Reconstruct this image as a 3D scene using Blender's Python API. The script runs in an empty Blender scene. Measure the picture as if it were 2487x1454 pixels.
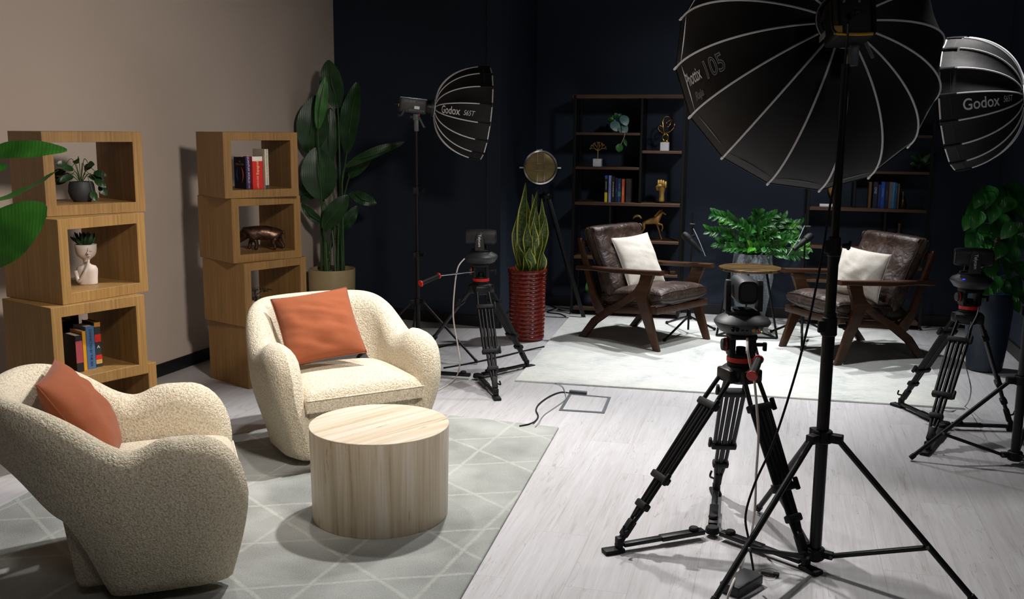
import bpy, bmesh, math, random
from mathutils import Vector, Matrix, noise as mnoise
random.seed(7)
SC = bpy.context.scene; COL = SC.collection; PI = math.pi
R_ = math.radians
# ------------------------------------------------------------------ camera
F_ = 2403.0; CX, CY = 1243.5, 727.0; PITCH = R_(9.65); ROLL = R_(0.46); CH = 1.617
_R0 = Matrix(((1, 0, 0), (0, math.cos(PITCH), -math.sin(PITCH)), (0, math.sin(PITCH), math.cos(PITCH))))
_c, _s = math.cos(ROLL), math.sin(ROLL)
RM = Matrix(((_c, 0, _s), (0, 1, 0), (-_s, 0, _c))) @ _R0          # rows: right, forward, up
cd = bpy.data.cameras.new('camera'); cam = bpy.data.objects.new('camera', cd); COL.objects.link(cam)
cd.sensor_width = 36; cd.lens = F_ / 2487 * 36; cd.clip_start = 0.05; cd.clip_end = 60
rt, fw, up = RM[0], RM[1], RM[2]
cam.matrix_world = Matrix(((rt[0], up[0], -fw[0], 0), (rt[1], up[1], -fw[1], 0), (rt[2], up[2], -fw[2], CH), (0, 0, 0, 1)))
SC.camera = cam
# ------------------------------------------------------------------ world, exposure, ceiling lamps, added fill spots
SC.view_settings.view_transform = 'Standard'; SC.view_settings.look = 'None'
SC.view_settings.gamma = 1; SC.view_settings.exposure = 0.0; SC.view_settings.use_curve_mapping = False
w = bpy.data.worlds.new('world'); SC.world = w; w.use_nodes = True
w.node_tree.nodes['Background'].inputs[0].default_value = (0.6, 0.65, 0.8, 1)
w.node_tree.nodes['Background'].inputs[1].default_value = 0.01
def spot(loc, aim, power, col, ang, blend=0.5, rad=0.05):
    l = bpy.data.lights.new('lamp_or_fill_spot', 'SPOT'); l.energy = power; l.color = col
    l.spot_size = R_(ang); l.spot_blend = blend; l.shadow_soft_size = rad
    o = bpy.data.objects.new('lamp_or_fill_spot', l); COL.objects.link(o); o.location = loc
    o.rotation_euler = (Vector(aim) - Vector(loc)).to_track_quat('-Z', 'Y').to_euler(); return o
WARM = (1.0, 0.92, 0.85); COOL = (0.95, 0.97, 1.0); NEU = (1.0, 0.98, 0.965)
spot((-0.15, 5.05, 2.9), (-0.7, 3.9, 0), 330, NEU, 95, 0.6)
spot((-0.95, 4.75, 2.9), (-0.9, 3.7, 0), 70, NEU, 100, 0.7)
spot((0.9, 6.0, 2.9), (0.7, 5.1, 0), 170, NEU, 90, 0.7, 0.08)
spot((1.25, 8.1, 2.9), (1.2, 7.3, 0), 280, COOL, 80, 0.7)
spot((2.2, 7.75, 2.9), (2.1, 7.0, 0), 210, COOL, 80, 0.7)
spot((1.75, 6.3, 2.9), (1.8, 7.3, 0), 120, COOL, 75, 0.9, 0.10)
spot((2.2, 4.9, 2.9), (2.0, 4.2, 0), 90, NEU, 95, 0.8, 0.08)
spot((0.8, 2.2, 2.9), (-2.3, 6.0, 0.6), 500, WARM, 70, 1.0, 0.22)
spot((2.1, 1.2, 2.9), (2.1, 4.0, 0.8), 35, NEU, 75, 1.0, 0.25)  # added fill, no fixture: lifts the large softbox's back and the front floor
spot((1.9, 5.5, 2.9), (1.7, 8.6, 0.9), 115, COOL, 62, 0.9, 0.15)
spot((-0.6, 0.9, 2.9), (-1.0, 3.8, 0.2), 30, NEU, 80, 1.0, 0.3)  # added fill left of the camera, brightens the near side of the foreground chair

# ------------------------------------------------------------------ pixel helpers (photo coordinates -> world)
def ray(px, py):
    return RM.transposed() @ Vector(((px - CX) / F_, 1, -(py - CY) / F_))
def G(px, py, z=0.0):
    d = ray(px, py); t = (z - CH) / d.z; return Vector((d.x * t, d.y * t, z))
def AY(px, py, Y):
    d = ray(px, py); t = Y / d.y; return Vector((d.x * t, Y, CH + d.z * t))
def PL(px, py, P0, u):          # hit on the vertical plane through P0 along u -> (distance along u, z)
    n = Vector((-u[1], u[0])); r = ray(px, py); P = Vector((P0[0], P0[1]))
    t = P.dot(n) / (r.x * n.x + r.y * n.y); q = Vector((r.x * t, r.y * t))
    return (q - P).dot(Vector((u[0], u[1]))), CH + r.z * t

# ------------------------------------------------------------------ materials
def lin(c):
    return tuple(((v / 255) / 12.92 if v / 255 < 0.04045 else ((v / 255 + 0.055) / 1.055) ** 2.4) for v in c[:3]) + (1,)
class N:
    def __init__(s, name):
        s.m = bpy.data.materials.new(name); s.m.use_nodes = True; s.t = s.m.node_tree; s.n = s.t.nodes; s.l = s.t.links
        s.b = s.n['Principled BSDF']; s.tc = s.n.new('ShaderNodeTexCoord')
    def new(s, kind, **kw):
        o = s.n.new(kind)
        for k, v in kw.items():
            if k == 'ins':
                for i, x in v.items():
                    if isinstance(x, bpy.types.NodeSocket): s.l.new(x, o.inputs[i])
                    else: o.inputs[i].default_value = x
            else: setattr(o, k, v)
        return o
    def map(s, scale=(1, 1, 1), rot=(0, 0, 0), loc=(0, 0, 0), src='Object'):
        return s.new('ShaderNodeMapping', ins={0: s.tc.outputs[src], 1: loc, 2: rot, 3: scale}).outputs[0]
    def noise(s, vec, sc, det=4, rough=0.5, dist=0):
        return s.new('ShaderNodeTexNoise', ins={'Vector': vec, 'Scale': sc, 'Detail': det, 'Roughness': rough, 'Distortion': dist}).outputs[0]
    def ramp(s, fac, stops):
        o = s.new('ShaderNodeValToRGB', ins={0: fac}); e = o.color_ramp.elements
        while len(e) < len(stops): e.new(0.5)
        for i, (p, c) in enumerate(stops): e[i].position = p; e[i].color = c if len(c) == 4 else lin(c)
        return o.outputs[0]
    def math(s, op, a, b=0.0, c=None):
        ins = {0: a, 1: b}
        if c is not None: ins[2] = c
        return s.new('ShaderNodeMath', operation=op, ins=ins).outputs[0]
    def mix(s, fac, a, b, mode='MIX'):
        o = s.new('ShaderNodeMix', data_type='RGBA', blend_type=mode)
        for i, x in ((0, fac), (6, a), (7, b)):
            if isinstance(x, bpy.types.NodeSocket): s.l.new(x, o.inputs[i])
            else: o.inputs[i].default_value = x
        return o.outputs[2]
    def bump(s, h, st, dist=0.01, prev=None):
        ins = {'Height': h, 'Strength': st, 'Distance': dist}
        if prev: ins['Normal'] = prev
        return s.new('ShaderNodeBump', ins=ins).outputs[0]
    def done(s, col=None, rough=0.5, metal=0, normal=None, **kw):
        b = s.b
        def put(n_, v):
            if isinstance(v, bpy.types.NodeSocket): s.l.new(v, b.inputs[n_])
            else: b.inputs[n_].default_value = v
        if col is not None: put('Base Color', col)
        put('Roughness', rough); put('Metallic', metal)
        if normal: put('Normal', normal)
        for k, v in kw.items(): put(k.replace('_', ' '), v)
        return s.m
def plain(name, c, rough=0.5, metal=0, var=0.08, sc=20, bump=0.0, bsc=None, spec=0.5):
    n = N(name); v = n.map(); f = n.noise(v, sc, 3)
    a = lin(c); d = tuple(x * (1 - var) for x in a[:3]) + (1,); e = tuple(min(1, x * (1 + var)) for x in a[:3]) + (1,)
    col = n.ramp(f, [(0.3, d), (0.7, e)])
    nm = n.bump(n.noise(v, bsc or sc * 4, 3), bump, 0.004) if bump else None
    return n.done(col, rough, metal, nm, Specular_IOR_Level=spec)
def wood(name, dark, light, axis=2, sc=1.0, rough=0.45, fine=60, spec=0.4):
    n = N(name); s = [fine, fine, fine]; s[axis] = fine * 0.03; s = [x * sc for x in s]
    v = n.map(scale=tuple(s)); f = n.noise(v, 1.0, 5, 0.6, 0.3)
    s2 = [6 * sc] * 3; s2[axis] = 0.5 * sc
    g = n.noise(n.map(scale=tuple(s2)), 1.0, 3, 0.5, 0.8)
    h = n.math('ADD', n.math('MULTIPLY', f, 0.6), n.math('MULTIPLY', g, 0.4))
    return n.done(n.ramp(h, [(0.3, dark), (0.7, light)]), rough, 0, n.bump(f, 0.12, 0.002), Specular_IOR_Level=spec)
MT = {}
MT['black'] = plain('black_painted_metal', (11, 11, 12), 0.42, 0.0, 0.15, 30, spec=0.35)
MT['matte'] = plain('matte_black_plastic', (9, 9, 10), 0.6, 0, 0.2, 40, 0.1, spec=0.3)
MT['blackcloth'] = plain('black_nylon', (20, 19, 20), 0.62, 0, 0.25, 9, 0.5, 14, 0.35)
MT['chrome'] = plain('polished_chrome', (200, 200, 205), 0.18, 1.0, 0.05)
MT['grey'] = plain('grey_cast_metal', (92, 96, 100), 0.5, 0.3, 0.1)
MT['darkgrey'] = plain('dark_grey_plastic', (32, 33, 36), 0.5, 0, 0.1)
MT['red'] = plain('red_anodised', (190, 30, 14), 0.4, 0, 0.1)
MT['yellow'] = plain('yellow_plastic', (205, 150, 10), 0.45, 0, 0.05)
MT['piping'] = plain('reflective_piping', (225, 225, 228), 0.55, 0, 0.05)
MT['white'] = plain('white_print', (225, 225, 225), 0.6, 0, 0.02)
MT['greyprint'] = plain('grey_print', (120, 122, 126), 0.6, 0, 0.02)
MT['silver'] = plain('silver_lining', (190, 190, 195), 0.35, 0.6, 0.05)
MT['diffuser'] = plain('white_diffusion_cloth', (215, 215, 215), 0.8, 0, 0.03)
MT['walnut'] = wood('dark_walnut', (38, 22, 13), (82, 50, 29), 1, 1, 0.4, 40)
MT['rustic'] = None
MT['oak'] = wood('bamboo_veneer', (112, 82, 43), (164, 126, 73), 2, 1, 0.5, 90)
MT['shelfwood'] = wood('brown_shelf_board', (52, 36, 26), (96, 70, 50), 0, 1, 0.5, 40)
MT['bronze'] = plain('dark_bronze', (92, 70, 58), 0.36, 0.85, 0.55, 30, 0.6, 45)
MT['gold'] = plain('polished_gold', (215, 165, 80), 0.2, 1.0, 0.1)
MT['oldgold'] = plain('antique_gold', (176, 132, 72), 0.45, 0.6, 0.25, 25, 0.3)
MT['fistgold'] = plain('matte_gold_paint', (176, 140, 72), 0.5, 0.4, 0.15, 25, 0.2)
MT['marble'] = plain('white_marble', (220, 218, 220), 0.35, 0, 0.08, 6)
MT['ceramic'] = plain('white_ceramic', (205, 190, 180), 0.5, 0, 0.04)
MT['soil'] = plain('potting_soil', (40, 30, 22), 0.95, 0, 0.5, 60, 0.8)
MT['pebbles'] = plain('grey_pebbles', (150, 142, 130), 0.7, 0, 0.3, 30)
MT['tanpot'] = plain('tan_glazed_pot', (172, 152, 112), 0.42, 0, 0.1, 5, 0.05)
MT['darkpot'] = plain('charcoal_pot', (48, 50, 52), 0.6, 0, 0.1)
MT['bluepot'] = plain('navy_glazed_pot', (34, 46, 62), 0.4, 0, 0.15, 6)
MT['bark'] = plain('mossy_bark', (66, 46, 32), 0.9, 0, 0.4, 20, 0.6)
MT['cablewhite'] = plain('white_cable', (196, 188, 180), 0.5, 0, 0.03)
MT['cablegrey'] = plain('grey_cable', (150, 150, 150), 0.5, 0, 0.03)
MT['paper'] = plain('book_pages', (205, 190, 160), 0.8, 0, 0.08, 80)
def leafmat(name, c1, c2, rough=0.35, sub=0.0):
    n = N(name); v = n.map(); f = n.noise(v, 12, 3)
    col = n.ramp(f, [(0.3, c1), (0.75, c2)])
    wv = n.new('ShaderNodeTexWave', ins={'Vector': v, 'Scale': 22, 'Distortion': 2.0}).outputs[1]
    return n.done(col, rough, 0, n.bump(wv, 0.15, 0.003), Specular_IOR_Level=0.5)
MT['leafdark'] = leafmat('banana_leaf', (22, 48, 24), (36, 76, 36), 0.4)
MT['leafbright'] = leafmat('young_banana_leaf', (46, 100, 40), (66, 124, 52), 0.45)
MT['leaffig'] = leafmat('fig_leaf', (34, 84, 22), (56, 116, 36), 0.45)
MT['leafzz'] = leafmat('glossy_zz_leaf', (18, 62, 20), (44, 108, 34), 0.38)
MT['leafzz2'] = leafmat('glossy_zz_young_leaf', (58, 128, 36), (88, 152, 48), 0.3)
MT['leafpothos'] = leafmat('pothos_leaf', (24, 76, 32), (56, 124, 50), 0.25)
MT['leafsmall'] = leafmat('small_plant_leaf', (26, 48, 26), (42, 76, 38), 0.4)
MT['stem'] = plain('green_stem', (44, 74, 34), 0.5, 0, 0.15)

def paint(name, c, rough=0.85, var=0.03, spec=0.3):
    n = N(name); v = n.map(); f = n.noise(v, 1.3, 3)
    a = lin(c); d = tuple(x * (1 - var) for x in a[:3]) + (1,); e = tuple(x * (1 + var) for x in a[:3]) + (1,)
    return n.done(n.ramp(f, [(0.3, d), (0.7, e)]), rough, 0, n.bump(n.noise(v, 260, 3), 0.12, 0.002), Specular_IOR_Level=spec)
MT['beige'] = paint('beige_wall_paint', (192, 176, 163))
MT['navy'] = paint('navy_wall_paint', (36, 45, 59), 0.7)
MT['ceil'] = paint('black_ceiling', (14, 14, 16))
MT['base'] = plain('black_baseboard', (14, 15, 18), 0.45, 0, 0.05)

def floor_mat():
    n = N('whitewashed_plank_floor'); rot = R_(-75)
    v = n.map(rot=(0, 0, rot))
    br = n.new('ShaderNodeTexBrick', offset=0.37, offset_frequency=2, ins={'Vector': v, 'Color1': (0.35, 0.35, 0.35, 1), 'Color2': (0.65, 0.65, 0.65, 1), 'Mortar': (0.0, 0, 0, 1),
               'Scale': 1.0, 'Mortar Size': 0.0008, 'Mortar Smooth': 0.2, 'Bias': 0.0, 'Brick Width': 1.25, 'Row Height': 0.225})
    tone = n.new('ShaderNodeSeparateColor', ins={0: br.outputs[0]}).outputs[0]
    off = n.new('ShaderNodeCombineXYZ', ins={0: n.math('MULTIPLY', tone, 9.0), 1: 0.0, 2: n.math('MULTIPLY', tone, 17.0)}).outputs[0]
    vv = n.new('ShaderNodeVectorMath', operation='ADD', ins={0: v, 1: off}).outputs[0]
    g = n.new('ShaderNodeMapping', ins={0: vv, 3: (1.5, 26, 1)}).outputs[0]
    g1 = n.noise(g, 1.6, 6, 0.62, 0.9)
    g2 = n.noise(n.new('ShaderNodeMapping', ins={0: vv, 3: (6, 150, 1)}).outputs[0], 1.0, 3, 0.6, 0.2)
    g3 = n.noise(n.new('ShaderNodeMapping', ins={0: vv, 3: (0.8, 3.0, 1)}).outputs[0], 1.4, 3, 0.5, 0.6)
    h = n.math('ADD', n.math('MULTIPLY', g1, 0.5), n.math('ADD', n.math('MULTIPLY', g2, 0.22), n.math('MULTIPLY', g3, 0.28)))
    col = n.ramp(h, [(0.32, (160, 156, 154)), (0.43, (182, 179, 179)), (0.62, (196, 194, 196))])
    col = n.mix(n.math('MULTIPLY', n.math('SUBTRACT', tone, 0.5), 0.35), col, (0.35, 0.33, 0.33, 1), 'MIX')
    cr = n.noise(n.new('ShaderNodeMapping', ins={0: vv, 3: (0.55, 9, 1)}).outputs[0], 1.3, 4, 0.5, 0.5)
    msk = n.noise(n.new('ShaderNodeMapping', ins={0: vv, 3: (1.5, 5, 1)}).outputs[0], 1.2, 2)
    ln = n.math('MULTIPLY', n.math('LESS_THAN', n.math('ABSOLUTE', n.math('SUBTRACT', n.math('FRACT', n.math('MULTIPLY', cr, 14.0)), 0.5)), 0.035), n.math('GREATER_THAN', msk, 0.50))
    col = n.mix(n.math('MULTIPLY', ln, 0.42), col, lin((134, 126, 122)))
    col = n.mix(br.outputs[1], col, lin((160, 150, 147)))
    return n.done(col, n.math('ADD', n.math('MULTIPLY', g1, 0.2), 0.42), 0, n.bump(h, 0.25, 0.003), Specular_IOR_Level=0.35)
MT['floor'] = floor_mat()
def boucle(name, c1, c2, c3):
    n = N(name); v = n.map(src='Object')
    d = n.new('ShaderNodeVectorMath', operation='ADD', ins={0: v, 1: n.new('ShaderNodeVectorMath', operation='SCALE', ins={0: n.new('ShaderNodeTexNoise', ins={'Vector': v, 'Scale': 60}).outputs[1], 3: 0.02}).outputs[0]}).outputs[0]
    vo = n.new('ShaderNodeTexVoronoi', ins={'Vector': d, 'Scale': 150}).outputs[0]
    vo2 = n.new('ShaderNodeTexVoronoi', ins={'Vector': d, 'Scale': 85}).outputs[0]
    f = n.noise(v, 140, 4, 0.7)
    col = n.ramp(f, [(0.36, c1), (0.5, c2), (0.64, c3)])
    h = n.math('ADD', n.math('MULTIPLY', vo, -1.0), n.math('ADD', n.math('MULTIPLY', vo2, -0.8), n.math('MULTIPLY', f, 0.5)))
    return n.done(col, 0.95, 0, n.bump(h, 0.75, 0.004), Specular_IOR_Level=0.1, Sheen_Weight=0.15)
MT['boucle'] = boucle('cream_boucle', (176, 160, 132), (212, 200, 176), (226, 218, 200))
def cloth(name, c, var=0.06, sc=500, bump=0.3, fold=0.3, rough=0.9, sheen=0.1):
    n = N(name); v = n.map(); a = lin(c)
    wx = n.new('ShaderNodeTexWave', bands_direction='X', ins={'Vector': v, 'Scale': sc * 0.5, 'Distortion': 1.5, 'Detail': 2}).outputs[1]
    wz = n.new('ShaderNodeTexWave', bands_direction='Z', ins={'Vector': v, 'Scale': sc * 0.5, 'Distortion': 1.5, 'Detail': 2}).outputs[1]
    wv = n.math('ADD', wx, wz)
    f = n.noise(v, 180, 3)
    col = n.ramp(f, [(0.3, tuple(x * (1 - var) for x in a[:3]) + (1,)), (0.7, tuple(min(1, x * (1 + var)) for x in a[:3]) + (1,))])
    nm = n.bump(n.math('ADD', n.math('MULTIPLY', wv, 0.5), f), bump, 0.002)
    nm = n.bump(n.noise(v, 7, 2, 0.4, 0.6), fold, 0.02, nm)
    return n.done(col, rough, 0, nm, Specular_IOR_Level=0.15, Sheen_Weight=sheen)
MT['orange'] = cloth('burnt_orange_cotton', (142, 78, 49), 0.05)
MT['linen'] = cloth('ivory_linen', (214, 206, 194), 0.12, 400, 0.5)
def leather():
    n = N('dark_brown_leather'); v = n.map()
    f = n.noise(v, 9, 4, 0.6, 0.6); vo = n.new('ShaderNodeTexVoronoi', feature='DISTANCE_TO_EDGE', ins={'Vector': v, 'Scale': 220}).outputs[0]
    cr = n.noise(v, 12, 3, 0.5, 1.6)
    col = n.ramp(f, [(0.3, (40, 27, 21)), (0.55, (60, 43, 35)), (0.78, (92, 70, 58))])
    nm = n.bump(cr, 0.55, 0.02); nm = n.bump(vo, 0.12, 0.002, nm)
    return n.done(col, n.math('ADD', n.math('MULTIPLY', f, 0.25), 0.36), 0, nm, Specular_IOR_Level=0.5)
MT['leather'] = leather()
def travertine(axis):
    n = N('cream_travertine_' + ('side' if axis == 2 else 'top'))
    v0 = n.map(rot=(0, 0, 0) if axis == 2 else (0, 0, R_(-47)))
    def st(a, b, loc=(0, 0, 0)):
        q = [a, a, a]; q[axis] = b; return n.new('ShaderNodeMapping', ins={0: v0, 1: loc, 3: tuple(q)}).outputs[0]
    f = n.noise(st(15, 0.5), 1.0, 7, 0.6, 0.5); g = n.noise(st(55, 1.4), 1.0, 5, 0.65, 0.5)
    h = n.math('ADD', n.math('MULTIPLY', f, 0.6), n.math('MULTIPLY', g, 0.4))
    col = n.ramp(h, [(0.33, (146, 126, 104)), (0.42, (186, 169, 144)), (0.5, (200, 186, 163)), (0.57, (210, 200, 186)), (0.66, (188, 170, 142))])
    ck = n.noise(st(26, 2.2, (3, 1, 2)), 1.0, 6, 0.7, 1.2)
    col = n.mix(n.ramp(ck, [(0.62, (0, 0, 0, 1)), (0.67, (1, 1, 1, 1))]), col, lin((120, 94, 78)))
    return n.done(col, 0.42, 0, None, Specular_IOR_Level=0.4)
MT['travside'] = travertine(2); MT['travtop'] = travertine(0)
def rug_lines():
    n = N('grey_rug_with_pale_line_pattern'); v = n.map(scale=(2.5, 2.5, 2.5), rot=(0, 0, R_(20)))
    sp = n.new('ShaderNodeSeparateXYZ', ins={0: v}); x, y = sp.outputs[0], sp.outputs[1]
    wob = n.noise(v, 2.5, 3); ln = None
    for k in range(3):
        a = k * PI / 3
        d = n.math('ADD', n.math('MULTIPLY', x, math.cos(a)), n.math('MULTIPLY', y, math.sin(a)))
        d = n.math('ADD', d, n.math('MULTIPLY', wob, 0.04))
        fr = n.math('ABSOLUTE', n.math('SUBTRACT', n.math('FRACT', d), 0.5))
        q = n.math('SMOOTH_MIN', 1.0, n.math('MAXIMUM', 0.0, n.math('SUBTRACT', 1.4, n.math('MULTIPLY', fr, 42.0))), 0.1)
        ln = q if ln is None else n.math('MAXIMUM', ln, q)
    vv = n.map(); f = n.noise(vv, 3.0, 3); p = n.noise(vv, 170, 4, 0.75)
    base = n.ramp(n.math('ADD', n.math('MULTIPLY', f, 0.55), n.math('MULTIPLY', p, 0.45)), [(0.36, (138, 139, 134)), (0.62, (186, 188, 183))])
    fz = n.math('MULTIPLY', ln, n.ramp(n.noise(vv, 60, 3), [(0.3, (0.4, 0.4, 0.4, 1)), (0.6, (1, 1, 1, 1))]))
    col = n.mix(n.math('MULTIPLY', fz, 0.42), base, lin((216, 216, 206)))
    return n.done(col, 0.98, 0, n.bump(n.math('ADD', p, n.math('MULTIPLY', ln, 0.4)), 0.8, 0.006), Specular_IOR_Level=0.05, Sheen_Weight=0.1)
MT['rug1'] = rug_lines()
def rug_worn():
    n = N('ivory_distressed_rug'); v = n.map(rot=(0, 0, R_(13)))
    b = n.noise(v, 2.4, 6, 0.7, 0.5); st = n.noise(n.new('ShaderNodeMapping', ins={0: v, 3: (14, 60, 1)}).outputs[0], 1.0, 3, 0.6)
    p = n.noise(v, 160, 3, 0.7)
    h = n.math('ADD', n.math('MULTIPLY', b, 0.5), n.math('ADD', n.math('MULTIPLY', st, 0.3), n.math('MULTIPLY', p, 0.2)))
    col = n.ramp(h, [(0.34, (168, 174, 174)), (0.46, (208, 210, 205)), (0.6, (230, 228, 220))])
    return n.done(col, 0.98, 0, n.bump(n.math('ADD', p, st), 0.7, 0.005), Specular_IOR_Level=0.05)
MT['rug2'] = rug_worn()
def rustic():
    n = N('rustic_brown_table_top'); v = n.map(scale=(2.2, 14, 4)); f = n.noise(v, 1.4, 6, 0.6, 1.5)
    return n.done(n.ramp(f, [(0.36, (30, 20, 12)), (0.5, (72, 52, 26)), (0.64, (108, 80, 40))]), 0.4, 0, n.bump(f, 0.15, 0.003))
MT['rustic'] = rustic()
def redglaze():
    n = N('red_brown_glaze'); v = n.map(); f = n.noise(v, 40, 5, 0.7)
    return n.done(n.ramp(f, [(0.36, (84, 20, 13)), (0.5, (112, 30, 20)), (0.64, (140, 44, 28))]), 0.2, 0, None, Specular_IOR_Level=0.6)
MT['redglaze'] = redglaze()
def terrazzo():
    n = N('speckled_grey_planter'); f = n.noise(n.map(), 150, 2, 0.8)
    return n.done(n.ramp(f, [(0.42, (84, 92, 98)), (0.56, (150, 158, 164))]), 0.7, 0, None)
MT['terrazzo'] = terrazzo()
def snake():
    n = N('snake_plant_leaf'); at = n.new('ShaderNodeUVMap').outputs[0]; sp = n.new('ShaderNodeSeparateXYZ', ins={0: at})
    e = n.math('ABSOLUTE', n.math('SUBTRACT', sp.outputs[0], 0.5))
    band = n.noise(n.new('ShaderNodeMapping', ins={0: at, 3: (3, 34, 1)}).outputs[0], 1.2, 3, 0.6, 1.0)
    g = n.ramp(band, [(0.4, (34, 62, 26)), (0.6, (92, 116, 52))])
    return n.done(n.mix(n.math('GREATER_THAN', e, 0.39), g, lin((206, 204, 92))), 0.4, 0, None)
MT['snake'] = snake()
def glassgold():
    n = N('amber_lamp_glass'); f = n.noise(n.map(), 6, 2)
    return n.done(n.ramp(f, [(0.3, (128, 108, 64)), (0.7, (164, 140, 88))]), 0.3, 0.3, None)
MT['lampglass'] = glassgold()
def emit(name, c, st):
    n = N(name); return n.done(lin(c), 0.5, 0, None, Emission_Color=lin(c), Emission_Strength=st)
MT['led_red'] = emit('red_led', (255, 40, 30), 2.5); MT['led_blue'] = emit('blue_led', (40, 60, 255), 2.0); MT['led_green'] = emit('green_led', (80, 255, 90), 2.0)
_cm = {}
def colmat(c, rough=0.5):
    k = (tuple(c), rough)
    if k not in _cm: _cm[k] = plain('coloured_cover', c, rough, 0, 0.06, 30)
    return _cm[k]

# ------------------------------------------------------------------ mesh helpers
def B(): return bmesh.new()
def put(bm, other):
    me = bpy.data.meshes.new('tmp'); other.to_mesh(me); other.free(); bm.from_mesh(me); bpy.data.meshes.remove(me)
def RZ(a): return Matrix.Rotation(a, 4, 'Z')
def T(v): return Matrix.Translation(Vector(v))
def align(d, upv=(0, 0, 1)):     # matrix whose local z points along d
    return Vector(d).normalized().to_track_quat('Z', 'Y').to_matrix().to_4x4()
def bx(bm, c, s, bev=0.0, M=None, seg=2):
    t = bmesh.new(); bmesh.ops.create_cube(t, size=1.0, matrix=Matrix.Diagonal((s[0], s[1], s[2], 1)))
    if bev: bmesh.ops.bevel(t, geom=t.edges[:], offset=bev, segments=seg, affect='EDGES', profile=0.5)
    m = T(c) if M is None else M @ T(c)
    bmesh.ops.transform(t, matrix=m, verts=t.verts); put(bm, t)
def beam(bm, p0, p1, w_, h_, bev=0.004, side=(0, 0, 1)):   # rectangular bar from p0 to p1
    p0, p1 = Vector(p0), Vector(p1); d = p1 - p0; z = d.normalized(); x = Vector(side).cross(z)
    if x.length < 1e-4: x = Vector((1, 0, 0)).cross(z)
    x.normalize(); y = z.cross(x)
    M = Matrix(((x[0], y[0], z[0], 0), (x[1], y[1], z[1], 0), (x[2], y[2], z[2], 0), (0, 0, 0, 1)))
    bx(bm, (0, 0, 0), (w_, h_, d.length), bev, T((p0 + p1) / 2) @ M)
def cyl(bm, p0, p1, r0, r1=None, seg=20, bev=0.0):
    p0, p1 = Vector(p0), Vector(p1); r1 = r0 if r1 is None else r1; d = p1 - p0; L = d.length; M = T(p0) @ align(d)
    b = min(bev, L * 0.4)
    prof = [(0, 0), (r0 - b, 0), (r0, b), (r1, L - b), (r1 - b, L), (0, L)] if b else [(0, 0), (r0, 0), (r1, L), (0, L)]
    lathe(bm, prof, seg, M)
def lathe(bm, prof, seg=32, M=None, fn=None):
    M = M or Matrix.Identity(4); rings = []
    for r, z in prof:
        if r < 1e-6: rings.append([bm.verts.new(M @ Vector((0, 0, z)))])
        else:
            ring = []
            for k in range(seg):
                a = 2 * PI * k / seg; rr = r * (fn(a, z) if fn else 1)
                ring.append(bm.verts.new(M @ Vector((rr * math.cos(a), rr * math.sin(a), z))))
            rings.append(ring)
    for a, b in zip(rings, rings[1:]):
        if len(a) == 1 and len(b) == 1: continue
        for k in range(seg):
            j = (k + 1) % seg
            if len(a) == 1: bm.faces.new((a[0], b[j], b[k]))
            elif len(b) == 1: bm.faces.new((a[k], a[j], b[0]))
            else: bm.faces.new((a[k], a[j], b[j], b[k]))
def smoothpts(pts, n=6, closed=False):
    P = [Vector(p) for p in pts]; out = []; m = len(P); rng = m if closed else m - 1
    for i in range(rng):
        p0 = P[(i - 1) % m] if (closed or i > 0) else P[0]; p1 = P[i]; p2 = P[(i + 1) % m]
        p3 = P[(i + 2) % m] if (closed or i + 2 < m) else P[-1]
        for k in range(n):
            t = k / n
            out.append(0.5 * ((2 * p1) + (p2 - p0) * t + (2 * p0 - 5 * p1 + 4 * p2 - p3) * t * t + (3 * p1 - p0 - 3 * p2 + p3) * t ** 3))
    if not closed: out.append(P[-1])
    return out
def tube(bm, pts, r, seg=10, closed=False, flat=None):
    P = [Vector(p) for p in pts]; n = len(P); rr = r if isinstance(r, (list, tuple)) else [r] * n; rings = []; prev = None
    for i in range(n):
        if closed: d = P[(i + 1) % n] - P[i - 1]
        else: d = P[min(i + 1, n - 1)] - P[max(i - 1, 0)]
        d.normalize()
        if prev is None:
            x = Vector((0, 0, 1)).cross(d)
            if x.length < 1e-3: x = Vector((1, 0, 0)).cross(d)
        else: x = prev - d * prev.dot(d)
        x.normalize(); prev = x; y = d.cross(x)
        fx, fy = flat or (1, 1)
        rings.append([bm.verts.new(P[i] + (x * math.cos(2 * PI * k / seg) * fx + y * math.sin(2 * PI * k / seg) * fy) * rr[i]) for k in range(seg)])
    m = n if closed else n - 1
    for i in range(m):
        a, b = rings[i], rings[(i + 1) % n]
        for k in range(seg): j = (k + 1) % seg; bm.faces.new((a[k], a[j], b[j], b[k]))
    if not closed: bm.faces.new(rings[0][::-1]); bm.faces.new(rings[-1])
def grid(bm, fn, nu, nv, cu=False, cv=False, uv=False):
    vs = [[bm.verts.new(fn(i / nu, j / nv)) for j in range(nv + (0 if cv else 1))] for i in range(nu + (0 if cu else 1))]
    lay = bm.loops.layers.uv.verify() if uv else None
    for i in range(nu):
        for j in range(nv):
            i2 = (i + 1) % len(vs); j2 = (j + 1) % len(vs[0])
            f = bm.faces.new((vs[i][j], vs[i2][j], vs[i2][j2], vs[i][j2]))
            if uv:
                for lp, (a, b) in zip(f.loops, ((i, j), (i + 1, j), (i + 1, j + 1), (i, j + 1))): lp[lay].uv = (a / nu, b / nv)
    return vs
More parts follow.
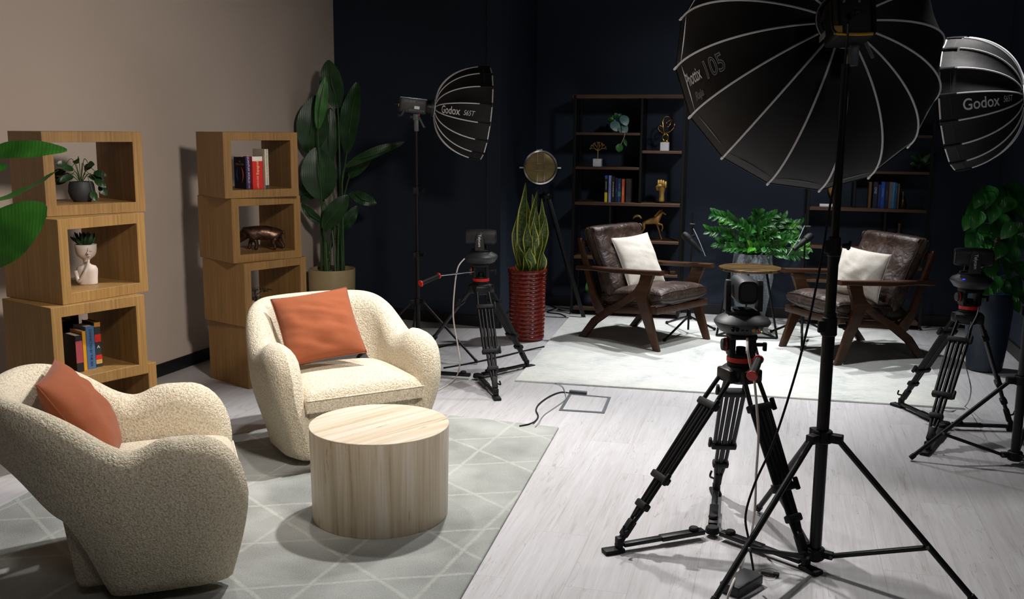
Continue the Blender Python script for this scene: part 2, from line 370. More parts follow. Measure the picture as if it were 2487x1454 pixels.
def prism(bm, poly, z0, z1, M=None, bev=0.0):      # extrude a 2D polygon along local z
    t = bmesh.new(); lo = [t.verts.new((x, y, z0)) for x, y in poly]; hi = [t.verts.new((x, y, z1)) for x, y in poly]
    t.faces.new(lo[::-1]); t.faces.new(hi); n = len(poly)
    for k in range(n): t.faces.new((lo[k], lo[(k + 1) % n], hi[(k + 1) % n], hi[k]))
    if bev: bmesh.ops.bevel(t, geom=t.edges[:], offset=bev, segments=2, affect='EDGES', profile=0.5)
    if M: bmesh.ops.transform(t, matrix=M, verts=t.verts)
    put(bm, t)
def blade(bm, p0, p1, width, nrm=(0, -1, 0), bend=0.1, fold=0.15, shape='oval', n=12, uv=False, wave=0.0):
    """a leaf blade from p0 (base) to p1 (tip), bending along nrm, folded on its midrib"""
    p0, p1 = Vector(p0), Vector(p1); d = p1 - p0; L = d.length; d.normalize(); nn = Vector(nrm); nn = (nn - d * nn.dot(d)).normalized(); x = d.cross(nn)
    ph = random.random() * 6
    def f(u, v):
        if shape == 'oval': w_ = math.sin(PI * min(1, v * 0.96 + 0.03)) ** 0.62
        elif shape == 'heart': w_ = (math.sin(PI * min(1, v ** 0.62)) ** 0.8) if 0 < v < 1 else 0.02
        elif shape == 'sword': w_ = min(1, (1 - v) * 2.6) ** 0.8 * (0.72 + 0.28 * math.sin(PI * v))
        else: w_ = math.sin(PI * v) ** 0.8 if 0 < v < 1 else 0.0
        w_ = max(w_, 0.02); s = (u - 0.5) * 2
        wv = wave * math.sin(v * 17 + ph + s * 2) * abs(s)
        return p0 + d * (L * v) + x * (s * width / 2 * w_) + nn * (bend * L * math.sin(PI * v) + abs(s) * fold * width / 2 * w_ + wv)
    grid(bm, f, 4, n, uv=uv)
def obj(name, bm, m, parent=None, smooth=True, angle=None):
    me = bpy.data.meshes.new(name)
    bmesh.ops.recalc_face_normals(bm, faces=bm.faces)
    bm.to_mesh(me); bm.free()
    for mm in (m if isinstance(m, (list, tuple)) else [m]): me.materials.append(mm)
    o = bpy.data.objects.new(name, me); COL.objects.link(o)
    if parent: o.parent = parent
    if smooth:
        for p in me.polygons: p.use_smooth = True
        try: me.set_sharp_from_angle(angle=R_(angle or 38))
        except Exception: pass
    return o
def tag(o, label=None, cat=None, group=None, kind=None):
    if label: o['label'] = label
    if cat: o['category'] = cat
    if group: o['group'] = group
    if kind: o['kind'] = kind
    return o
def thing(name, label, cat, loc=(0, 0, 0), rz=0.0, group=None):
    o = bpy.data.objects.new(name, None); COL.objects.link(o); o.location = loc; o.rotation_euler = (0, 0, rz); o.empty_display_size = 0.05
    return tag(o, label, cat, group)
def copy_tree(o, parent=None):
    c = o.copy(); COL.objects.link(c)
    if parent: c.parent = parent
    for ch in list(o.children): copy_tree(ch, c)
    return c
def text(parent, s, size, M, m, name='lettering', ext=0.0006, align_='CENTER', shear=0.0, bold=0.0):
    cu = bpy.data.curves.new('t', 'FONT'); cu.body = s; cu.size = size; cu.align_x = align_; cu.align_y = 'CENTER'; cu.extrude = ext; cu.shear = shear; cu.offset = bold
    t = bpy.data.objects.new('t', cu); COL.objects.link(t); bpy.context.view_layer.update()
    me = bpy.data.meshes.new_from_object(t); bpy.data.objects.remove(t); bpy.data.curves.remove(cu)
    me.transform(M); me.materials.clear(); me.materials.append(m)
    o = bpy.data.objects.new(name, me); COL.objects.link(o); o.parent = parent; return o
def frame3(x, y, z, o):
    x, y, z, o = Vector(x), Vector(y), Vector(z), Vector(o)
    return Matrix(((x[0], y[0], z[0], o[0]), (x[1], y[1], z[1], o[1]), (x[2], y[2], z[2], o[2]), (0, 0, 0, 1)))
def struct(name, bm, m, smooth=False): return tag(obj(name, bm, m, None, smooth), kind='structure')

# ================================================================== THE ROOM
RZm = R_(-15.0)
Ud = Vector((math.cos(RZm), math.sin(RZm), 0)); Vd = Vector((-math.sin(RZm), math.cos(RZm), 0))
pC = G(825, 760); pE = Vector((-0.10, 8.07, 0)); pD = Vector((0.21, 9.245, 0)); pQ = Vector((4.00, 8.21, 0))
dL = (pC - Vector((-2.255, 6.58, 0))).normalized(); pL0 = pC - dL * 11.2
pR0 = pQ - Vector((0.25, 0.968, 0)) * 10.6
CEIL = 3.05
def wall(name, a, b, m, h=CEIL, t=0.12):
    d = (b - a).normalized(); n = Vector((-d.y, d.x, 0))       # outward = left of a->b
    bm = B(); e = d * 0.0
    prism(bm, [((a - e).x, (a - e).y), ((b + e).x, (b + e).y), ((b + e + n * t).x, (b + e + n * t).y), ((a - e + n * t).x, (a - e + n * t).y)], 0, h)
    return struct(name, bm, m)
def baseb(name, a, b, h=0.095, t=0.014):
    d = (b - a).normalized(); n = Vector((d.y, -d.x, 0)); bm = B()
    q = [a, b, b + n * t, a + n * t]; prism(bm, [(p.x, p.y) for p in q], 0, h, None, 0.003); return struct(name, bm, MT['base'])
wall('wall_left', pL0, pC, MT['beige']); wall('wall_back_left', pC, pE, MT['navy']); wall('wall_back_return', pE, pD, MT['navy'])
wall('wall_back', pD, pQ, MT['navy']); wall('wall_right', pQ, pR0, MT['navy']); wall('wall_front', pR0, pL0, MT['navy'])
baseb('baseboard_left', pL0, pC, 0.085); baseb('baseboard_back_left', pC, pE); baseb('baseboard_return', pE, pD); baseb('baseboard_back', pD, pQ); baseb('baseboard_right', pQ, pR0)
bm = B(); prism(bm, [(-6.5, -3.5), (6.5, -3.5), (6.5, 10.5), (-6.5, 10.5)], -0.12, 0); struct('floor', bm, MT['floor'])
bm = B(); prism(bm, [(-6.5, -3.5), (6.5, -3.5), (6.5, 10.5), (-6.5, 10.5)], CEIL, CEIL + 0.1); struct('ceiling', bm, MT['ceil'])

# ------------------------------------------------------------------ rugs
def rug(name, poly, h, m, label, edge=None):
    bm = B(); t = bmesh.new(); n = len(poly)
    lo = [t.verts.new((x, y, 0.0005)) for x, y in poly]; hi = [t.verts.new((x, y, h)) for x, y in poly]
    t.faces.new(lo[::-1]); t.faces.new(hi)
    for k in range(n): t.faces.new((lo[k], lo[(k + 1) % n], hi[(k + 1) % n], hi[k]))
    bmesh.ops.bevel(t, geom=[e for e in t.edges if all(v.co.z > h / 2 for v in e.verts)], offset=h * 0.6, segments=3, affect='EDGES', profile=0.5)
    put(bm, t); return tag(obj(name, bm, m), label, 'rug')
H1 = 0.012; H2 = 0.012
g1 = G(1357, 1036, H1); g2 = G(1105, 1008, H1); g3 = G(662, 1036, H1); g4 = G(587, 1049, H1); g5 = G(1115, 1454, H1)
d12 = (g2 - g1).normalized(); d34 = (g4 - g3).normalized()
t_ = ((g3.x - g1.x) * d34.y - (g3.y - g1.y) * d34.x) / (d12.x * d34.y - d12.y * d34.x); gk = g1 + d12 * t_
d15 = (g5 - g1).normalized(); gA = g1 + d15 * 2.75; gB = g4 + d34 * 0.75; gC = gB + d15 * 2.4
rug('patterned_rug', [(p.x, p.y) for p in (g1, gk, gB, gC, gA)], H1, MT['rug1'], 'soft grey rug with thin pale geometric lines under the round travertine table')
r1 = G(1250, 922, H2); r2 = G(2345, 990, H2); dr = (r2 - r1).normalized(); dn = Vector((-dr.y, dr.x, 0))
rb = G(1385, 765, H2); LB = (rb - r1).length
rug('distressed_rug', [(p.x, p.y) for p in (r1, r2, r2 + dn * LB, r1 + (rb - r1))], H2, MT['rug2'], 'large ivory rug with worn blue grey mottling under the two leather armchairs')

# ------------------------------------------------------------------ floor outlet cover with plank insert
c4 = [G(1382, 956), G(1484, 965), G(1468, 1004), G(1357, 997)]
def lerp(a, b, t): return a + (b - a) * t
o = thing('floor_outlet_cover', 'square steel floor outlet cover with a plank insert between the two rugs', 'outlet cover', c4[3])
cc = sum(c4, Vector()) / 4; loc = c4[3]
def ring(bm, out, inn, z0, z1):
    for k in range(4):
        j = (k + 1) % 4
        prism(bm, [tuple((p - loc).xy) for p in (out[k], out[j], inn[j], inn[k])], z0, z1, None, 0.0006)
bm = B(); inn = [lerp(p, cc, 0.13) for p in c4]; ring(bm, c4, inn, 0.0005, 0.004); obj('frame', bm, MT['grey'], o, False)
bm = B(); prism(bm, [tuple((lerp(p, cc, 0.15) - loc).xy) for p in c4], 0.0005, 0.003); obj('plank_insert', bm, MT['floor'], o, False)
bm = B(); a = c4[0]; b = lerp(c4[0], c4[1], 0.42); dd = (c4[3] - c4[0]).normalized() * -0.03
prism(bm, [tuple((p - loc).xy) for p in (a, b, b + dd, a + dd)][::-1], 0.002, 0.02, None, 0.002); obj('cable_lid', bm, MT['grey'], o, False)
OUTL = lerp(a, b, 0.05) + dd * 0.5

# ================================================================== BOUCLE TUB CHAIRS
def tub_chair(loc, rz, label):
    o = thing('tub_chair', label, 'armchair', loc, rz)
    a, yc, yb = 0.365, 0.02, 0.33
    def sm(e0, e1, x): t = min(1, max(0, (x - e0) / (e1 - e0))); return t * t * (3 - 2 * t)
    Q0 = 0.30                                   # share of each half path that is the straight front part of the arm
    def raw(q, side):
        if q < Q0: return Vector((side * a, -0.36 + (yc - (-0.36)) * q / Q0))
        th = (q - Q0) / (1 - Q0) * PI / 2; return Vector((side * a * max(0, math.cos(th)) ** 0.9, yc + yb * math.sin(th) ** 0.97))
    NS, NR = 110, 36
    def fn(u, v):
        side, q = (-1, u * 2) if u < 0.5 else (1, (1 - u) * 2)
        p = raw(q, side); d = raw(min(1, q + 0.004), side) - raw(max(0, q - 0.004), side)
        if d.length < 1e-6: d = Vector((-side, 0))
        d.normalize(); n = Vector((d.y, -d.x)) * side
        if q > 0.996: n = Vector((0, 1))
        y = p.y; zt = 0.590 - 0.035 * sm(-0.20, 0.0, y) + 0.175 * sm(0.0, 0.31, y)
        zb = 0.035 + 0.30 * sm(0.09, 0.20, y) + 0.155 * sm(0.19, 0.32, y)
        th = 0.165 - 0.035 * sm(0.0, 0.3, y); ang = 2 * PI * v; ca, sa = math.cos(ang), math.sin(ang)
        zc, hz = (zb + zt) / 2, (zt - zb) / 2
        if sa >= 0:
            cap = min(th * 0.62, hz); wx = math.copysign(abs(ca) ** 0.7, ca)
            f = min(1, sa / 0.55) if sa < 0.55 else 1
            if sa < 0.55: z = zc + (hz - cap) * sa / 0.55; wx = math.copysign(1, ca) if abs(ca) > 1e-6 else 0
            else:
                t = (sa - 0.55) / 0.45; b_ = math.asin(min(1, t)); z = zt - cap + cap * math.sin(b_); wx = math.copysign(math.cos(b_), ca)
        else:
            z = zc - hz * min(1, abs(sa) / 0.8) ; wx = math.copysign(1 if abs(sa) < 0.8 else (1 - (abs(sa) - 0.8) / 0.2), ca)
        R0 = 0.13; endr = 1.0
        if q < R0: endr = math.sqrt(max(0, 1 - (1 - q / R0) ** 2))
        back = sm(0.05, 0.33, y)
        lean = (z - 0.36) * (0.04 + 0.22 * back) - 0.075 * sm(0.40, 0.0, z)
        P = p + n * (wx * th / 2 * endr + lean)
        if q < Q0:
            if z > 0.36: k = min(1, (z - 0.36) / (zt - 0.36)); yf = -0.365 + 0.17 * (1 - math.sqrt(max(0, 1 - k * k)))
            else: yf = -0.365 + 0.06 * ((0.36 - z) / 0.33) ** 1.6
            P.y += (yf + 0.36) * (1 - q / Q0)
        return Vector((P.x, P.y, z))
    bm = B(); vs = grid(bm, fn, NS, NR, False, True)
    for rr in (vs[0], vs[-1]):
        c = sum((v.co for v in rr), Vector()) / len(rr); c.y -= 0.012; cv = bm.verts.new(c)
        for k in range(len(rr)): bm.faces.new((rr[k], rr[(k + 1) % len(rr)], cv))
    obj('arm_and_back_shell', bm, MT['boucle'], o, angle=60)
    # seat block
    bm = B(); t = bmesh.new(); bx(t, (0, -0.045, 0.185), (0.60, 0.56, 0.29), 0.03, None, 4)
    for v_ in t.verts: v_.co.x *= 0.84 + 0.16 * sm(0.0, 0.3, v_.co.z); v_.co.y += 0.05 * (1 - sm(0.0, 0.3, v_.co.z)) * (1 if v_.co.y < 0 else -0.6)
    put(bm, t); obj('seat_base', bm, MT['boucle'], o, angle=60)
    def seat(u, v):
        x = (u - 0.5) * 2; y = (v - 0.5) * 2
        X = 0.305 * x * (1 - 0.10 * max(0, y) ** 2); Y = -0.075 + 0.285 * y - 0.03 * (x * x) * max(0, y)
        ed = (1 - abs(x) ** 8) * (1 - abs(y) ** 8); return Vector((X, Y, 0.345 + 0.055 * ed ** 0.5 + 0.018 * (1 - x * x) * (1 - y * y)))
    bm = B(); vs = grid(bm, seat, 28, 28)
    edge = [v for v in bm.verts if v.is_boundary]
    g = bmesh.ops.extrude_edge_only(bm, edges=[e for e in bm.edges if e.is_boundary])
    for v in [x for x in g['geom'] if isinstance(x, bmesh.types.BMVert)]: v.co.z = 0.285
    st = obj('seat_cushion', bm, MT['boucle'], o, angle=70)
    bm = B(); tube(bm, [seat(t / 24, 0.0) + Vector((0, -0.002, 0.0)) for t in range(25)], 0.004, 6); obj('piping', bm, MT['boucle'], st)
    bm = B(); cyl(bm, (0, -0.05, 0.0), (0, -0.05, 0.045), 0.20, 0.20, 40); obj('swivel_plinth', bm, MT['matte'], o)
    return o
tub_chair((-0.885, 4.965, 0.012), R_(31), 'cream boucle tub chair with an orange cushion facing the table, nearer the tall plant')
tub_chair((-1.375, 3.485, 0.012), R_(110), 'cream boucle tub chair seen from its side in the lower left foreground')

def cushion(name, c, size, thick, X, Y, m, label, cat='cushion', group=None, pinch=0.045, ears=0.03, crease=0.006, seed=0):
    """a square cushion: c centre, X/Y in-plane unit axes"""
    X = Vector(X).normalized(); Y = Vector(Y); Y = (Y - X * Y.dot(X)).normalized(); Z = X.cross(Y)
    def f(u, v, s):
        a, b = (u - 0.5) * 2, (v - 0.5) * 2
        ed = max(0, (1 - a * a)) ** 0.52 * max(0, (1 - b * b)) ** 0.52
        px = a * (1 - pinch * (1 - b * b)) ; py = b * (1 - pinch * (1 - a * a))
        ws = mnoise.noise(Vector((a * 2.2 + seed, b * 2.2, s * 3.1))) * crease * 2.0 + mnoise.noise(Vector((a * 1.4 + seed, b * 6 + a * 2, 1.3))) * crease
        h = s * (thick / 2 * ed + ws * ed)
        return X * (px * size / 2) + Y * (py * size / 2) + Z * h
    c = Vector(c); bm = B()
    for s in (1, -1): grid(bm, lambda u, v: f(u, v, s), 36, 36)
    bmesh.ops.remove_doubles(bm, verts=bm.verts, dist=0.0006)
    o = obj(name, bm, m, None, angle=180); o.location = c
    bm = B(); seam = []
    for k in range(36): seam.append(f(k / 36, 0, 0))
    for k in range(36): seam.append(f(1, k / 36, 0))
    for k in range(36): seam.append(f(1 - k / 36, 1, 0))
    for k in range(36): seam.append(f(0, 1 - k / 36, 0))
    tube(bm, seam, 0.0028, 5, True); obj('seam', bm, m, o)
    return tag(o, label, cat, group)
def cush4(name, TL, TR, BR, BL, thick, m, label, cat='cushion', group=None, **kw):
    P = [AY(*q) for q in (TL, TR, BR, BL)]; c = sum(P, Vector()) / 4
    X = ((P[1] - P[0]) + (P[2] - P[3])) / 2; Y = ((P[0] - P[3]) + (P[1] - P[2])) / 2
    return cushion(name, c, (X.length + Y.length) / 2, thick, X, Y, m, label, cat, group, **kw)
cush4('square_cushion', (655, 722, 5.02), (828, 690, 5.16), (887, 866, 4.93), (722, 893, 4.77), 0.15, MT['orange'], 'burnt orange cushion standing front on in the chair behind the round table', 'cushion', seed=2, crease=0.010)
cush4('square_cushion', (84, 930, 3.25), (124, 868, 3.60), (303, 1075, 3.70), (272, 1152, 3.33), 0.17, MT['orange'], 'burnt orange cushion seen from its edge in the foreground tub chair', 'cushion', seed=5, crease=0.006)

# ================================================================== ROUND TABLE
o = thing('drum_table', 'round cream travertine drum coffee table with streaked top', 'coffee table', (-0.552, 4.005, H1))
bm = B(); lathe(bm, [(0, 0), (0.283, 0), (0.285, 0.003), (0.291, 0.388), (0, 0.388)], 96); obj('drum', bm, MT['travside'], o)
bm = B(); lathe(bm, [(0, 0.3882), (0.2912, 0.3882), (0.2918, 0.390), (0.2918, 0.393), (0.290, 0.3945), (0, 0.3945)], 96); obj('top', bm, MT['travtop'], o)

# ================================================================== STACKED SHELF CUBES
CW, CD_, CHh, CT = 0.487, 0.434, 0.40, 0.05
def cube_mesh():
    bm = B(); W_, H_ = CW / 2, CHh - 0.001; L = []
    for y in (0, CD_):
        L.append([bm.verts.new(p) for p in ((-W_, y, 0), (W_, y, 0), (W_, y, H_), (-W_, y, H_), (-W_ + CT, y, CT), (W_ - CT, y, CT), (W_ - CT, y, H_ - CT), (-W_ + CT, y, H_ - CT))])
    f, b = L
    for k in range(4):
        j = (k + 1) % 4
        bm.faces.new((f[k], f[j], f[4 + j], f[4 + k])); bm.faces.new((b[j], b[k], b[4 + k], b[4 + j])); bm.faces.new((f[j], f[k], b[k], b[j])); bm.faces.new((f[4 + k], f[4 + j], b[4 + j], b[4 + k]))
    bmesh.ops.bevel(bm, geom=bm.edges[:], offset=0.0012, segments=1, affect='EDGES')
    return bm
cubes = {}
proto = None
def place_cube(key, x, y, z, rz, label, grp):
    global proto
    if proto is None: proto = obj('shelf_cube', cube_mesh(), MT['oak'], None, False); o = proto
    else: o = proto.copy(); COL.objects.link(o)
    o.location = (x, y, z); o.rotation_euler = (0, 0, rz); tag(o, label, 'shelf cube', grp); cubes[key] = (x, y, z, rz)
g_ = 'stacked open wooden shelf cubes'
for k, (x, y, yaw, lb) in enumerate([(-1.495, 6.236, 0.849, 'wooden shelf cube at the floor of the tower behind the orange cushion'),
        (-1.501, 6.230, 0.903, 'wooden shelf cube with a small white pot, second from the floor in its tower'),
        (-1.541, 6.208, 0.774, 'wooden shelf cube holding the bronze rhinoceros'),
        (-1.551, 6.158, 0.666, 'topmost wooden shelf cube holding the red and black paperbacks')]):
    place_cube('B%d' % k, x, y, k * CHh, yaw, lb, g_)
for k, (x, y, yaw, lb) in enumerate([(-2.02, 4.90, 0.95, 'wooden shelf cube on the floor at the foot of the left tower'),
        (-1.976, 4.666, 0.947, 'wooden shelf cube holding the blue and yellow books in the left tower'),
        (-1.972, 4.755, 1.041, 'wooden shelf cube holding the white face planter'),
        (-2.034, 4.853, 0.796, 'topmost wooden shelf cube of the left tower, holding the dark potted plant')]):
    place_cube('A%d' % k, x, y, k * CHh, yaw, lb, g_)
def cube_uv(key):
    x, y, z, r = cubes[key]; return Vector((x, y, z)), Vector((math.cos(r), math.sin(r), 0)), Vector((-math.sin(r), math.cos(r), 0))

# ------------------------------------------------------------------ books
def book(w, h, d, loc, rz, cover, label, group, spine=None, deco=None, lean=0.0, cat='book', pages_top=True):
    """w spine width, h height, d depth; origin: bottom centre of the spine; spine faces local -y"""
    o = thing('book', label, cat, loc, rz, group); o.rotation_euler = (0, lean, rz)
    m = colmat(cover)
    bm = B(); t = 0.0018
    bx(bm, (-w / 2 + t / 2, d / 2, h / 2), (t, d, h)); bx(bm, (w / 2 - t / 2, d / 2, h / 2), (t, d, h)); bx(bm, (0, t / 2, h / 2), (w, t, h))
    obj('cover', bm, m, o, False)
    bm = B(); bx(bm, (0, d / 2 + t / 2 - 0.001, h / 2), (w - 2 * t - 0.0004, d - t - 0.004, h - 0.006)); obj('pages', bm, MT['paper'], o, False)
    for (z0, z1, c) in (deco or []):
        bm = B(); bx(bm, (0, -0.0004, (z0 + z1) / 2 * h), (w - 0.001, 0.0007, (z1 - z0) * h)); obj('spine_panel', bm, colmat(c), o, False)
    if spine:
        for (s, size, c, zc, dirn) in spine:
            M = frame3((0, 0, dirn), (-dirn, 0, 0) , (0, -1, 0), (0, -0.0012, zc * h))
            text(o, s, size, M, colmat(c), 'spine_lettering', 0.0002)
    return o
# books in the top cube of the right-hand tower
P0, u, v = cube_uv('B3')
Sg = 'paperbacks in the topmost cube'; zb = 3 * CHh + CT + 0.0006
def at_cube(key, px, py, z): 
    return G(px, py, z)
def face_yaw(v_, extra=0): return math.atan2(-v_.x, v_.y) + extra
yb = face_yaw(v)
q = G(605, 459, zb); yw = R_(43)
book(0.036, 0.195, 0.150, q, yw, (30, 24, 42), 'dark paperback with a glowing ring on its cover, left of the red dictionary', Sg,
     [('QUANTUM WORLD', 0.0185, (215, 215, 228), 0.62, -1), ('JIM AND', 0.010, (190, 190, 200), 0.12, -1)], [(0, 1, (50, 38, 84))], 0)
o = bpy.data.objects['book']
for a0, a1, c_ in ((-1.2, 1.2, (170, 74, 24)), (2.1, 4.0, (30, 50, 90))):
    bm = B(); tube(bm, [Vector((-0.0184, 0.075 - 0.040 * math.cos(a0 + (a1 - a0) * k / 16), 0.085 + 0.052 * math.sin(a0 + (a1 - a0) * k / 16))) for k in range(17)], [0.0004 + 0.003 * math.sin(PI * k / 16) for k in range(17)], 6)
    obj('cover_ring', bm, colmat(c_), o)
text(o, 'THE', 0.013, frame3((0, -1, 0), (0, 0, 1), (-1, 0, 0), (-0.0184, 0.075, 0.168)), colmat((120, 120, 140)), 'cover_lettering', 0.0002)
text(o, 'SINGLETON', 0.019, frame3((0, -1, 0), (0, 0, 1), (-1, 0, 0), (-0.0184, 0.075, 0.150)), colmat((150, 100, 60)), 'cover_lettering', 0.0002)
q = G(627, 459, zb)
book(0.068, 0.200, 0.12, q, R_(40), (206, 34, 22), 'thick red dictionary with a white band and Espagnol on its spine', Sg,
     [('Espagnol', 0.0235, (240, 220, 160), 0.65, 1), ('LAROUSSE', 0.0165, (235, 190, 170), 0.22, 1)], [(0.86, 1.0, (232, 226, 214))])
q = G(648, 459, zb) + Vector((0, 0.0, 0))
book(0.024, 0.245, 0.165, q + Vector((0.003, 0.006, 0)), R_(40), (214, 206, 186), 'tall cream paperback with small black spine title, taller than the red dictionary', Sg,
     [('BASIC AND DYNAMIC ENTRY TO MANAGEMENT', 0.011, (40, 40, 40), 0.5, -1)], [(0.0, 0.10, (60, 60, 60))])
# books in the lower cube of the left tower
Lg = 'hardbacks in the left tower'; zb = CHh + CT + 0.0006; P0, u, v = cube_uv('A1'); yb = R_(50)
specs = [((196, 903), 0.034, 0.180, (26, 20, 24), 'small dark hardback with a pink stripe on its spine, first in the left tower row', [(0.25, 0.85, (150, 62, 70))], None),
         ((209, 899), 0.018, 0.194, (200, 140, 20), 'thin yellow spined book between the dark and blue hardbacks', None, None),
         ((224, 895), 0.044, 0.212, (64, 96, 136), 'thick blue hardback with dark spine title in the left tower', None, [('CONNECTED BY THE SEA', 0.016, (26, 34, 52), 0.5, -1)]),
         ((242, 890), 0.032, 0.224, (36, 44, 46), 'tall hardback with black, red and tan blocks on its spine', [(0.90, 0.995, (176, 116, 42)), (0.56, 0.73, (196, 34, 20)), (0.17, 0.27, (196, 34, 20)), (0.07, 0.165, (190, 150, 80))], [('A', 0.022, (225, 220, 210), 0.45, 0)])]
for (pp, w_, h_, c, lb, deco, sp) in specs:
    q = G(pp[0], pp[1], zb)
    o = book(w_, h_, 0.12, q, yb, c, lb, Lg, None, deco)
    if sp:
        for (s, size, cc_, zc, dn_) in sp:
            M = frame3((0, 0, -1), (1, 0, 0), (0, -1, 0), (0, -0.0012, zc * h_)) if dn_ else frame3((1, 0, 0), (0, 0, 1), (0, -1, 0), (0, -0.0012, zc * h_))
            text(o, s, size, M, colmat(cc_), 'spine_lettering', 0.0002)
for (pp, w_, h_, c, lb, off) in [((203, 895), 0.028, 0.222, (24, 20, 22), 'black book standing behind the yellow one in the left tower', 0.075), ((226, 892), 0.04, 0.245, (20, 18, 22), 'tall black book behind the blue hardback in the left tower', 0.08)]:
    q = G(pp[0], pp[1], zb) + Vector((-math.sin(yb), math.cos(yb), 0)) * 0.135 + Vector((-0.01, 0, 0)); book(w_, h_, 0.11, q, yb, c, lb, Lg)

# ------------------------------------------------------------------ small things in the cubes
zb = 3 * CHh + CT + 0.0006; q = G(200, 489, zb)
o = thing('potted_plant', 'dark drooping plant in a round charcoal pot in the top cube of the left tower', 'plant', q)
bm = B(); lathe(bm, [(0, 0), (0.040, 0), (0.055, 0.02), (0.064, 0.05), (0.060, 0.085), (0.054, 0.10), (0.048, 0.10), (0.05, 0.085), (0, 0.082)], 40); obj('pot', bm, MT['darkpot'], o)
bm = B(); st = B()
for (x, z, l) in [(-0.13, 0.085, 0.05), (-0.12, 0.12, 0.05), (-0.08, 0.155, 0.06), (-0.05, 0.19, 0.05), (-0.02, 0.17, 0.06), (0.01, 0.20, 0.05), (0.03, 0.17, 0.06), (0.06, 0.19, 0.05), (0.075, 0.15, 0.06), (0.08, 0.11, 0.06), (0.085, 0.07, 0.05), (0.04, 0.13, 0.07), (-0.03, 0.13, 0.07), (-0.06, 0.12, 0.06), (0.07, 0.05, 0.05)]:
    y = random.uniform(-0.05, 0.03); e = Vector((x, y, z)); tube(st, smoothpts([(0, 0, 0.09), (x * 0.5, y * 0.5, max(z, 0.12) + 0.02), e], 4), 0.0018, 5)
    d = (e - Vector((0, 0, 0.11))).normalized(); blade(bm, e - d * 0.01, e + Vector((d.x, d.y, d.z - 0.8)).normalized() * l, 0.036, (0.2, -1, 0.4), 0.1, 0.2)
obj('foliage', bm, MT['leafsmall'], o); obj('stems', st, MT['stem'], o)

zb = 2 * CHh + CT + 0.0006; q = G(214, 690, zb)
o = thing('face_planter', 'white ceramic head and shoulders planter with a dark succulent', 'planter', q, R_(12))
bm = B()
def torso(a, z):
    if z < 0.095: return 1 - 0.42 * abs(math.sin(a)) ** 1.5
    return 1 - 0.10 * abs(math.cos(a)) if z < 0.13 else 1.0
lathe(bm, [(0, 0), (0.044, 0), (0.046, 0.006), (0.047, 0.03), (0.050, 0.062), (0.050, 0.078), (0.042, 0.092), (0.022, 0.100), (0.0155, 0.108), (0.0155, 0.120), (0.024, 0.130), (0.040, 0.142), (0.0475, 0.158), (0.050, 0.178), (0.0505, 0.200), (0.0485, 0.2005), (0.047, 0.195), (0, 0.192)], 48, None, torso)
obj('bust', bm, MT['ceramic'], o, angle=80)
bm = B(); tube(bm, smoothpts([(0.020, -0.046, 0.188), (0.021, -0.054, 0.170), (0.020, -0.060, 0.163), (0.020, -0.046, 0.158)], 4), [0.003] * 5 + [0.005] * 5 + [0.006, 0.005, 0.003], 8); obj('nose', bm, MT['ceramic'], o)
bm = B(); bx(bm, (0.020, -0.044, 0.147), (0.017, 0.006, 0.005), 0.002); obj('mouth', bm, MT['ceramic'], o)
for s in (-1, 1):
    bm = B(); tube(bm, smoothpts([(0.020 + s * 0.012 - 0.008, -0.0475, 0.174), (0.020 + s * 0.013, -0.0475, 0.171), (0.020 + s * 0.013 + 0.008, -0.046, 0.174)], 4), 0.0012, 5); obj('eyelid', bm, MT['ceramic'], o)
bm = B(); tube(bm, smoothpts([(-0.050, -0.008, 0.068), (-0.034, -0.030, 0.020), (-0.006, -0.044, 0.060), (0.012, -0.044, 0.100), (0.018, -0.040, 0.128)], 6), [0.012, 0.012, 0.012, 0.011, 0.011, 0.011, 0.010, 0.010, 0.010, 0.009, 0.009, 0.009, 0.008, 0.008, 0.008, 0.007, 0.007, 0.007, 0.007, 0.007, 0.007, 0.006, 0.006, 0.006, 0.005], 10); obj('arm', bm, MT['ceramic'], o)
bm = B()
for k in range(26):
    a = k * 2.4; r = 0.012 + 0.0016 * k; e = Vector((math.cos(a) * r * 1.1, math.sin(a) * r * 0.8, 0.205 + 0.03 * random.random() + 0.02)); blade(bm, (math.cos(a) * 0.012, math.sin(a) * 0.012, 0.195), e + Vector((math.cos(a) * 0.012, 0, 0.01)), 0.018, (math.cos(a), math.sin(a), 0.8), 0.1, 0.3)
obj('succulent', bm, MT['leafsmall'], o)

zb = CHh + CT + 0.0006; q = G(622, 752, zb)
o = thing('potted_bonsai', 'small flat topped bonsai in a white pot behind the cream chair back', 'plant', q)
bm = B(); lathe(bm, [(0, 0), (0.028, 0), (0.036, 0.055), (0.035, 0.06), (0.031, 0.06), (0.03, 0.052), (0, 0.05)], 32); obj('pot', bm, MT['ceramic'], o)
bm = B(); tube(bm, smoothpts([(0, 0, 0.05), (0.006, 0, 0.08), (-0.004, 0, 0.11), (0.004, 0, 0.13)], 4), 0.005, 8); tube(bm, smoothpts([(0, 0, 0.10), (0.03, 0, 0.115), (0.045, 0, 0.13)], 4), 0.003, 6); obj('trunk', bm, MT['bark'], o)
bm = B()
for k in range(150):
    a = random.uniform(0, 6.28); r = 0.075 * random.random() ** 0.5; p = Vector((r * math.cos(a) * 1.2 + 0.01, r * math.sin(a) * 0.6, 0.128 + random.random() * 0.014)); blade(bm, p, p + Vector((math.cos(a), math.sin(a), random.uniform(-0.6, 0.3))) * 0.014, 0.009, (0, 0, 1), 0.1, 0.1, n=3)
